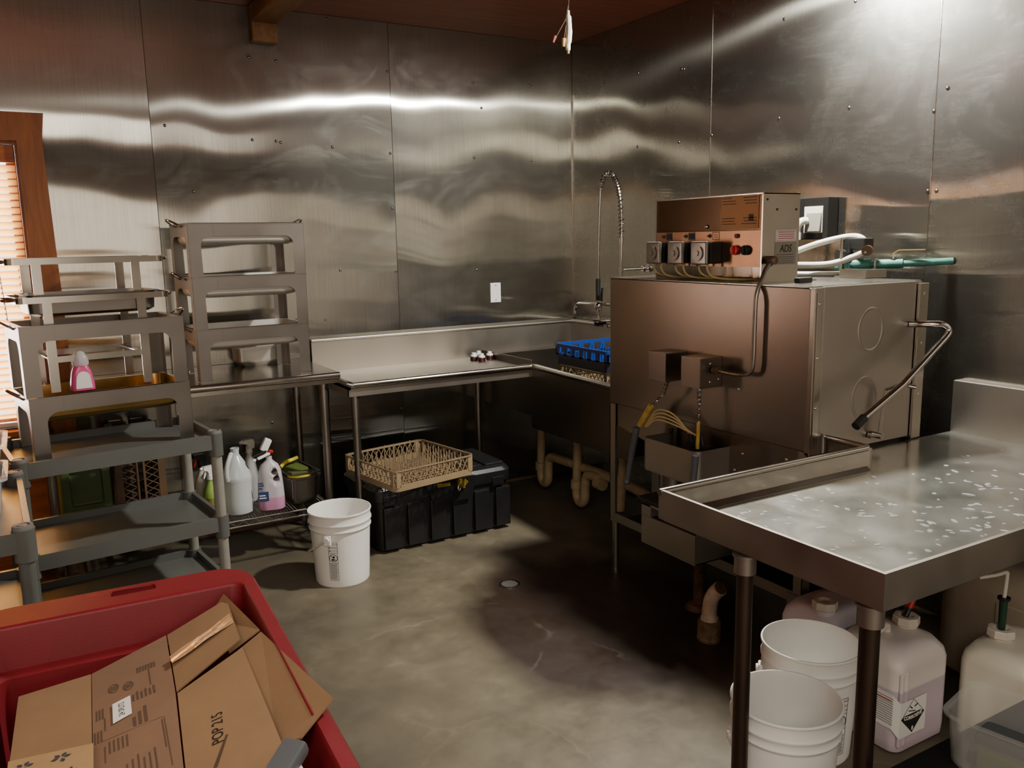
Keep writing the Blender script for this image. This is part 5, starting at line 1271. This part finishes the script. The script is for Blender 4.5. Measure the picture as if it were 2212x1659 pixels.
t2 = big_jug('chemical_jug', 'cream chemical jug with green suction tube at the right under the drainboard', (2.50, 1.235, 0), rad(4), .30, .235, .33, 'jug2', 'chemical jugs', (.42, .70), False)
c = Vector((2.50 + .30 * .42 * math.cos(rad(4)) - .235 * .70 * math.sin(rad(4)), 1.235 + .30 * .42 * math.sin(rad(4)) + .235 * .70 * math.cos(rad(4)), .33))
t = thing('suction_tube', 'suction tube with green sleeve standing in the cream jug', 'tube', (c.x, c.y, c.z + .02), 0, 'suction tubes')
b = MB(); b.cyl(c + Vector((0, 0, .023)), c + Vector((0, .0, .125)), .0105, .013, 12); b.build('green_sleeve', mat('dark_green_sleeve', '#1c3b2a', .4), t)
b = MB(); b.cyl(c + Vector((0, 0, .125)), c + Vector((0, 0, .133)), .019, n=14); b.build('stopper', M['black'], t)
b = MB(); b.tube([c + Vector((0, 0, .13)), c + Vector((.004, .0, .17)), c + Vector((.014, .004, .20)), c + Vector((.012, .006, .212)), c + Vector((-.02, .02, .205)), c + Vector((-.06, .05, .195))], .006, 10, 5); b.build('hose', M['hosewhite'], t)
big_jug('chemical_jug', 'pale chemical jug behind the corrosive one, mostly hidden by the table leg', (2.215, 1.745, 0), 0, .25, .225, .355, 'jug3', 'chemical jugs', (.20, .3), False)
t = thing('storage_tank', 'large grey-brown plastic tank against the right wall behind the jugs', 'tank', (2.95, 1.35, 0))
b = MB(); rg = lambda q, z, r=.10: [(*p, z) for p in rrect(2.83 + q, 3.20 - q, .98 + q, 1.79 - q, r, 6)]
b.loft([rg(.02, 0), rg(0, .03), rg(0, .36), rg(.02, .41), rg(.06, .44), rg(.12, .452)]); b.box(2.826, 2.84, 1.30, 1.55, .10, .34, .004); b.build('body', M['tank'], t, smooth=60)

# ------------------------------------------------------------------ black low shelf with clear bin, right foreground
t = thing('low_shelf', 'matte black low shelf at the bottom right corner holding the clear bin', 'shelf', (2.05, .75, 0))
b = MB(); b.box(1.50, 2.6, .45, 1.052, .425, .450, .003); b.build('top', M['black'], t)
for x in (1.55, 2.55):
    for y in (.50, 1.0):
        b = MB(); b.box(x - .02, x + .02, y - .02, y + .02, 0, .425); b.build('leg', M['black'], t, smooth=0)
t = thing('clear_bin', 'clear plastic bin with scrub pads inside on the black shelf', 'bin', (1.645, 1.003, .4505), rad(-78))
# local x runs towards the camera side (-y), local y to +x
LB, WBn, HB2 = .34, .205, .13
b = MB(); rg = lambda q, z, r=.04: [(*p, z) for p in rrect(q, LB - q, q, WBn - q, r, 5)]
b.loft([rg(.022, 0), rg(.014, .012), rg(.006, HB2 - .008), rg(-.003, HB2 - .006), rg(-.004, HB2), rg(.004, HB2), rg(.009, HB2 - .008), rg(.017, .014), rg(.025, .003)]); b.build('body', M['clearbin'], t, True, smooth=50, recalc=True)
A_ = rad(-78)
def bl(x, y, z): return (1.645 + x * math.cos(A_) - y * math.sin(A_), 1.003 + x * math.sin(A_) + y * math.cos(A_), .4505 + z)
t = thing('scrub_pad', 'dark grey scouring pad at the far end of the clear bin', 'scouring pad', bl(.10, .145, .0045), A_, 'pads in the clear bin')
b = MB(); b.box(-.06, .10, -.045, .035, 0, .052, .012); b.build('pad', M['sponge'], t, True)
t = thing('scrub_pad', 'brown grey scouring pad lying flat beside the dark one in the bin', 'scouring pad', bl(.09, .062, .0045), A_, 'pads in the clear bin')
b = MB(); b.box(-.045, .06, -.010, .032, 0, .035, .008); b.build('pad', mat('brown_pad', '#4a443c', .9, bump=.4), t, True)
t = thing('sponge', 'olive green sponge strip along the near side of the clear bin', 'sponge', bl(.10, .028, .0045), A_, None)
b = MB(); b.box(-.03, .21, .0, .018, 0, .055, .006); b.build('sponge_strip', M['olive'], t, True)
t = thing('soap_dish', 'pale grey holder with bright green dot at the bin end near the camera', 'holder', bl(.235, .11, .0045), A_, None)
b = MB(); b.box(-.035, .07, -.05, .07, 0, .075, .012); b.build('block', M['hosewhite'], t, True)
b = MB(); b.cyl((.02, -.005, .075), (.02, -.005, .079), .022, n=20); b.build('green_dot', M['spongeg'], t, True)

# ------------------------------------------------------------------ floor fittings
t = thing('floor_drain', 'small round metal grate of a floor drain in the concrete', 'drain', (1.861, 3.290, 0))
b = MB(); b.lathe([(.040, .0), (.050, .0), (.050, .004), (.040, .005)], n=32); b.build('ring', M['rim'], t, True)
b = MB(); b.cyl((0, 0, -.0), (0, 0, .0012), .041, n=32); b.build('hole_shade', M['blackrub'], t, True)  # flat black disc: shade of the drain hole put into its colour
b = MB()
for k in range(-4, 5):
    x = k * .0085; w = math.sqrt(max(.0001, .040 ** 2 - x * x)); b.box(x - .0022, x + .0022, -w, w, .001, .0045)
b.build('grate', mat('grate_zinc', '#9a978f', .5, .6), t, True, smooth=0)
t = thing('pipe_stub', 'dirty white elbow pipe rising from a grimy floor fitting beside the drainboard leg', 'pipe', (2.272, 2.375, 0))
b = MB(); b.lathe([(0, 0), (.048, 0), (.050, .012), (.047, .018), (.047, .078), (.044, .086), (.036, .086), (.034, .07), (0, .07)], n=28); b.build('floor_collar', M['grime'], t, True)
b = MB(); b.tube([(0, 0, .06), (0, 0, .12), (.002, -.004, .165), (.006, -.018, .200), (.010, -.045, .232)], .030, 20, 6); b.cyl((0, 0, .085), (0, 0, .098), .035, n=24); b.build('elbow', M['pvcw'], t, True)
b = MB(); b.cyl((.0102, -.046, .233), (.0106, -.049, .2355), .026, n=20); b.build('pipe_mouth', M['rust'], t, True)
t = thing('drain_stack', 'rusty vertical pipe to the floor under the dishwasher', 'pipe', (2.44, 2.62, 0))
b = MB(); b.cyl((0, 0, .02), (0, 0, .262), .024, n=18); b.cyl((0, 0, 0), (0, 0, .022), .06, .045, 20); b.build('pipe', M['rust'], t, True)

# ------------------------------------------------------------------ hanging wire from the ceiling
t = thing('hanging_wire', 'loose electrical wire with white taped end and wire nuts hanging from the ceiling', 'wire', (2.228, 3.30, CZ))
b = MB(); b.tube([(0, 0, -.001), (.004, 0, -.06), (-.003, 0, -.12), (.002, 0, -.19), (-.001, 0, -.25)], .0022, 8, 5); b.tube([(0, 0, -.22), (-.015, 0, -.28), (-.045, 0, -.33), (-.075, 0, -.375)], .0016, 6, 5); b.tube([(-.005, 0, -.26), (-.015, 0, -.32), (-.025, 0, -.37)], .0016, 6, 4); wr_ = b.build('wire', M['rust'], t, True)
b = MB(); b.tube([(-.001, 0, -.245), (0, 0, -.27), (.003, 0, -.33), (-.002, 0, -.385), (-.003, 0, -.415)], [.007, .013, .0145, .011, .008], 10, 5); b.build('taped_end', M['tapew'], t, True)
b = MB(); b.cyl((-.003, 0, -.413), (-.003, 0, -.428), .008, .006, 10); b.cyl((-.026, 0, -.365), (-.028, 0, -.40), .010, .007, 10); b.build('tan_wire_nut', M['nut_y'], wr_, True)
b = MB(); b.cyl((-.073, 0, -.36), (-.084, 0, -.388), .010, .006, 10); b.build('red_wire_nut', M['nut_r'], wr_, True)

# ------------------------------------------------------------------ red bin with flattened cartons
RB = rad(-2.6)
t = thing('recycling_bin', 'large red plastic bin in the left foreground filled with flattened cartons', 'bin', (.455, 2.262, 0), RB)
BWd, BLn, ZB = .655, 1.42, .762     # local x from -BWd..0, y from -BLn..0
def rg(xa, xb, ya, yb, r, z): return [(*p, z) for p in rrect(xa, xb, ya, yb, r, 7)]
b = MB()
b.loft([rg(-BWd + .09, -.09, -BLn + .10, -.14, .07, .06), rg(-BWd + .055, -.055, -BLn + .06, -.10, .08, .10), rg(-BWd + .02, -.02, -BLn + .02, -.035, .09, ZB - .065), rg(-BWd, 0, -BLn, 0, .10, ZB - .060), rg(-BWd, 0, -BLn, 0, .10, ZB - .012), rg(-BWd + .008, -.008, -BLn + .008, -.010, .095, ZB),
        rg(-BWd + .034, -.034, -BLn + .04, -.122, .030, ZB), rg(-BWd + .040, -.040, -BLn + .046, -.130, .028, ZB - .008), rg(-BWd + .052, -.052, -BLn + .058, -.145, .028, ZB - .10), rg(-BWd + .066, -.066, -BLn + .07, -.165, .028, ZB - .112), rg(-BWd + .10, -.10, -BLn + .11, -.20, .04, .12)])
body = b.build('body', M['red'], t, True, smooth=45)
cu = MB(); cu.box(-.345, -.238, -.066, -.030, ZB - .035, ZB + .03, .008); cb = cu.build('cut', M['red'], t, True); carve(body, cb)
for x in (-.60, -.05):
    b = MB(); b.cyl((x - .02, -.25, .06), (x + .02, -.25, .06), .06, n=24); b.box(x - .03, x + .03, -.30, -.20, .055, .12, .01); b.build('caster', M['black'], t, True)
    b = MB(); b.cyl((x - .02, -BLn + .25, .06), (x + .02, -BLn + .25, .06), .06, n=24); b.box(x - .03, x + .03, -BLn + .2, -BLn + .3, .055, .12, .01); b.build('caster', M['black'], t, True)

K = dict(A0=(-0.102, 2.047, 0.640), A1=(0.044, 2.039, 0.655), A2=(0.216, 2.087, 0.685), A3=(0.361, 2.082, 0.738), A4=(0.341, 1.828, 0.735), A5=(0.320, 1.425, 0.735), A6=(0.310, 1.284, 0.735), A7=(0.159, 1.452, 0.690), A8=(0.017, 1.581, 0.665), A9=(-0.120, 1.699, 0.645), T0=(0.192, 1.779, 0.692), B0=(0.359, 2.104, 0.752), B1=(0.388, 1.846, 0.752), B2=(0.421, 1.421, 0.785), B3=(0.344, 1.365, 0.762), B4=(0.318, 1.435, 0.728), B5=(0.320, 2.09, 0.722), BS=(0.327, 1.831, 0.726), P0=(-0.115, 1.723, 0.672), P1=(0.027, 1.682, 0.684), P2=(0.017, 1.524, 0.690), P3=(-0.119, 1.632, 0.676))
K = {k: Vector(v) for k, v in K.items()}
def slab(b, pts, th=.004):
    n0 = len(b.bm.faces); pts = [Vector(p) for p in pts]
    lo = [p - Vector((0, 0, th)) for p in pts]
    A = [b.bm.verts.new(p) for p in pts]; B = [b.bm.verts.new(p) for p in lo]; n = len(A)
    fs = [b.bm.faces.new(A), b.bm.faces.new(B[::-1])]
    for j in range(n): b.bm.faces.new((A[j], B[j], B[(j + 1) % n], A[(j + 1) % n]))
    for f_ in fs: f_.normal_update()
    bmesh.ops.triangulate(b.bm, faces=fs); b._tag(n0); return b
def frame_on(o_, u, n):
    u = Vector(u).normalized(); n = Vector(n).normalized(); u = (u - n * u.dot(n)).normalized(); v = n.cross(u)
    return lambda x, y, h=.0012: Vector(o_) + u * x + v * y + n * h
from mathutils.bvhtree import BVHTree
def laid(o_, u, n, board, h=.0007):
    """(x, y) on a tilted board -> point lying on its surface (None off the board)"""
    bmx = bmesh.new(); bmx.from_mesh(board.data); bmx.transform(wm(board)); tr = BVHTree.FromBMesh(bmx); bmx.free()
    f0 = frame_on(o_, u, n, )
    n = Vector(n).normalized()
    def f(x, y, *_):
        p = f0(x, y, 0); hit = tr.ray_cast(p + n * .08, -n, .2)
        return None if hit[0] is None else hit[0] + n * h
    return f
def nrm(a, b_, c): 
    n = (K[b_] - K[a]).cross(K[c] - K[a]).normalized(); return n if n.z > 0 else -n
t = thing('cardboard_carton', 'big flattened brown carton with printed panel and white sticker in the red bin', 'cardboard', tuple(K['T0'] - Vector((0, 0, .01))), 0, 'flattened cartons')
b = MB(); slab(b, [K['A0'], K['A9'], K['A8'], K['A1']]); b.build('plain_panel', M['board'], t, smooth=0)
b = MB(); e = Vector((.0015, 0, 0)); slab(b, [K['A1'] + e, K['A8'] + e, K['A7'] - e, K['T0'] - e, K['A2'] - e]); pp_ = b.build('printed_panel', M['board2'], t, smooth=0)
b = MB(); up = Vector((0, 0, .008)); slab(b, [K['A2'] + e, K['T0'] + e + Vector((0, .004, 0)), K['A4'] + up + Vector((0, .012, .004)), K['A3'] + up]); b.build('top_flap', M['board'], t, smooth=0)
b = MB(); slab(b, [K['T0'] + e - Vector((0, .006, 0)), K['A7'] + e, K['A6'], K['A5'], K['A4'] - Vector((0, .008, 0))]); lf_ = b.build('lower_flap', M['board'], t, smooth=0)
n = nrm('A1', 'A7', 'A2'); U = K['A1'] - K['A8']
f = laid(K['A8'].lerp(K['A7'], .5), U, n, pp_)      # x: up the panel (away from camera), y: to the left
b = MB()
def put(*q):
    if all(p is not None for p in q): b.face(q)
def bar_(x0, x1, y0, y1): x0 *= .76; x1 *= .76; put(f(x0, y0), f(x1, y0), f(x1, y1), f(x0, y1))
hw = .5 * (K['A8'] - K['A7']).length
for x0, x1, y in ((.10, .24, -.055), (.46, .56, -.045), (.14, .22, .052), (.30, .37, .050)): bar_(x0, x1, y - .0012, y + .0012)
for k in range(9): bar_(.02 + .0 * k, .12 - .012 * (k % 3), -.036 + .010 * k, -.033 + .010 * k)
bar_(.25, .2515, -.06, .055); bar_(.01, .245, -.0605, -.059)
for k in range(5): bar_(.175, .235, .030 + .008 * k - .02, .033 + .008 * k - .02)
for k in range(6): bar_(.40, .45 - .01 * (k % 2), -.052 + .0085 * k, -.048 + .0085 * k)
for k in range(7): bar_(.565, .600, -.060 + .006 * k, -.0565 + .006 * k)

for k in range(3): bar_(.26, .35 - .02 * k, -.030 + .011 * k, -.024 + .011 * k); bar_(.25, .31, .056 + .006 * k, .059 + .006 * k); bar_(.37, .43, .052 + .006 * k, .055 + .006 * k)
for cx_, cy_ in ((.40, .030), (.385, .0)):
    for k in range(20):
        a0, a1 = 2 * PI * k / 20, 2 * PI * (k + 1) / 20
        put(*[f(cx_ + .020 * math.cos(a0), cy_ + .011 * math.sin(a0)), f(cx_ + .020 * math.cos(a1), cy_ + .011 * math.sin(a1)), f(cx_ + .017 * math.cos(a1), cy_ + .008 * math.sin(a1)), f(cx_ + .017 * math.cos(a0), cy_ + .008 * math.sin(a0))])
    for k in (-1, 0, 1): bar_(cx_ / .76 - .013, cx_ / .76 + .013, cy_ + .004 * k - .001, cy_ + .004 * k + .001)
b.build('box_print', M['inkbrown'], pp_, smooth=0, recalc=False)
S = [Vector(v) for v in ((0.073, 1.842, 0.668), (0.109, 1.850, 0.674), (0.104, 1.766, 0.677), (0.067, 1.755, 0.671))]
# sticker laid on the printed panel
def onpl(p):
    d = p - Vector((0, 0, 1.62)); k = (K['A8'] - Vector((0, 0, 1.62))).dot(n) / d.dot(n); return Vector((0, 0, 1.62)) + d * k
S = [onpl(p) for p in S]
b = MB(); b.face([p + n * .0016 for p in S]); b.build('white_sticker', M['paper'], pp_, smooth=0)
sc_ = (S[0] + S[1] + S[2] + S[3]) / 4; fs_ = frame_on(sc_, S[0] - S[3], n)
b = MB(); b.text('24 SPLITS', .0165, lambda x, y: fs_(x, y, .0021), sx=.85); b.build('sticker_lettering', M['ink'], pp_, smooth=0, recalc=False)
n2 = nrm('A7', 'A5', 'T0'); PO = Vector((0.236, 1.560, 0.712)); d = PO - Vector((0, 0, 1.62)); PO = Vector((0, 0, 1.62)) + d * ((K['A7'] - Vector((0, 0, 1.62))).dot(n2) / d.dot(n2))
fp = laid(PO, Vector((.04, .22, .0)), n2, lf_)
b = MB(); b.text('POP 215', .031, off=.0003, f= lambda x, y: fp(x, y, .0045), sx=.95)
b.build('flap_lettering', M['ink'], lf_, smooth=0, recalc=False)
b = MB(); fq = laid(PO, Vector((.10, .20, .0)), n2, lf_); b.face([fq(-.12, -.030), fq(-.03, -.028), fq(-.03, -.023), fq(-.12, -.022)]); b.build('torn_crease', M['boarddk'], lf_, smooth=0)
tp = [(0.202, 1.936, 0.689), (0.348, 1.982, 0.738), (0.347, 1.933, 0.738), (0.202, 1.901, 0.689)]
b = MB(); m_ = 10; rows = []
for i in range(m_ + 1):
    q = i / m_; rows.append([Vector(tp[0]).lerp(Vector(tp[1]), q), Vector(tp[3]).lerp(Vector(tp[2]), q)])
for i in range(m_):
    for j in range(4):
        P4 = [rows[i][0].lerp(rows[i][1], j / 4), rows[i + 1][0].lerp(rows[i + 1][1], j / 4), rows[i + 1][0].lerp(rows[i + 1][1], (j + 1) / 4), rows[i][0].lerp(rows[i][1], (j + 1) / 4)]
        b.face([p + Vector((0, 0, .0105 + .0016 * math.sin(7.1 * (i + (1 if q2 in (1, 2) else 0)) + 2.3 * (j + (1 if q2 > 1 else 0))))) for q2, p in enumerate(P4)])
bmesh.ops.remove_doubles(b.bm, verts=b.bm.verts[:], dist=.0004)
b.build('packing_tape', M['tape'], t, smooth=60)
t = thing('cardboard_carton', 'flattened brown carton behind, its corner poking over the red bin rim', 'cardboard', tuple(K['BS'] - Vector((0, 0, .02))), 0, 'flattened cartons')
dn = Vector((0, 0, -.010))
b = MB(); slab(b, [K['B5'] + dn, K['BS'] + dn + Vector((-.01, .02, 0)), K['B1'] + Vector((0, .006, 0)), K['B0']]); b.build('upper_flap', M['board'], t, smooth=0)
b = MB(); slab(b, [K['BS'] + dn + Vector((-.01, .0, 0)), K['B4'] + dn, K['B3'], K['B2'], K['B1'] - Vector((0, .006, 0))]); b.build('lower_flap', M['board'], t, smooth=0)
t = thing('cardboard_carton', 'pale cardboard with dark blue sprig print at the lower left of the bin', 'cardboard', tuple(K['P1']), 0, 'flattened cartons')
b = MB(); slab(b, [K['P0'], K['P3'], K['P2'], K['P1']]); pn3 = b.build('panel', M['board3'], t, smooth=0)
n3 = nrm('P0', 'P2', 'P1'); fp3 = frame_on(K['P0'].lerp(K['P1'], .5), K['P1'] - K['P0'], n3)
for cx_, cy_, s_ in ((-.038, -.035, 1), (.025, -.030, 1), (-.005, -.075, .9), (.050, -.085, .9), (-.055, -.09, .8)):
    b = MB()
    for a in (20, 75, 140, 200, 300):
        c_, q = math.cos(rad(a)), math.sin(rad(a)); r0, r1, w_ = .003 * s_, .018 * s_, .0045 * s_
        b.face([fp3(cx_ + r0 * c_, cy_ + r0 * q), fp3(cx_ + .6 * r1 * c_ - w_ * q, cy_ + .6 * r1 * q + w_ * c_), fp3(cx_ + r1 * c_, cy_ + r1 * q), fp3(cx_ + .6 * r1 * c_ + w_ * q, cy_ + .6 * r1 * q - w_ * c_)])
    b.build('sprig_print', M['inkblue'], pn3, smooth=0, recalc=False)
# spray bottle standing in the bin at the bottom of the frame
t = thing('spray_bottle', 'spray bottle with grey cover and red nozzle standing in the red bin', 'spray bottle', (.285, 1.250, .56), rad(0))
b = MB(); b.lathe([(0, 0), (.045, 0), (.048, .006), (.048, .07), (.035, .11), (.018, .14), (.016, .155)], n=28); b.build('body', M['white'], t, True, smooth=60)
zz = .155
b = MB(); b.prism([(-.018, 0), (.022, 0), (.026, .03), (.030, .062), (-.005, .070), (-.026, .040)], .034, Matrix.Translation((0, .017, zz)) @ Matrix(((1, 0, 0, 0), (0, 0, -1, 0), (0, 1, 0, 0), (0, 0, 0, 1)))); b.build('shroud', M['hosewhite'], t, True)
b = MB()
pa, pb = Vector((-.050, -.03, zz + .045)), Vector((.034, .045, zz + .082)); dd = (pb - pa).normalized()
b.bar(pa, pb, .046, .030, (0, 0, 1), .008); b.build('cover', mat('spray_grey', '#56595a', .4), t, True)
b = MB(); b.cyl(pa - dd * .018, pa + dd * .004, .0125, n=16); b.build('nozzle', M['redbit'], t, True)
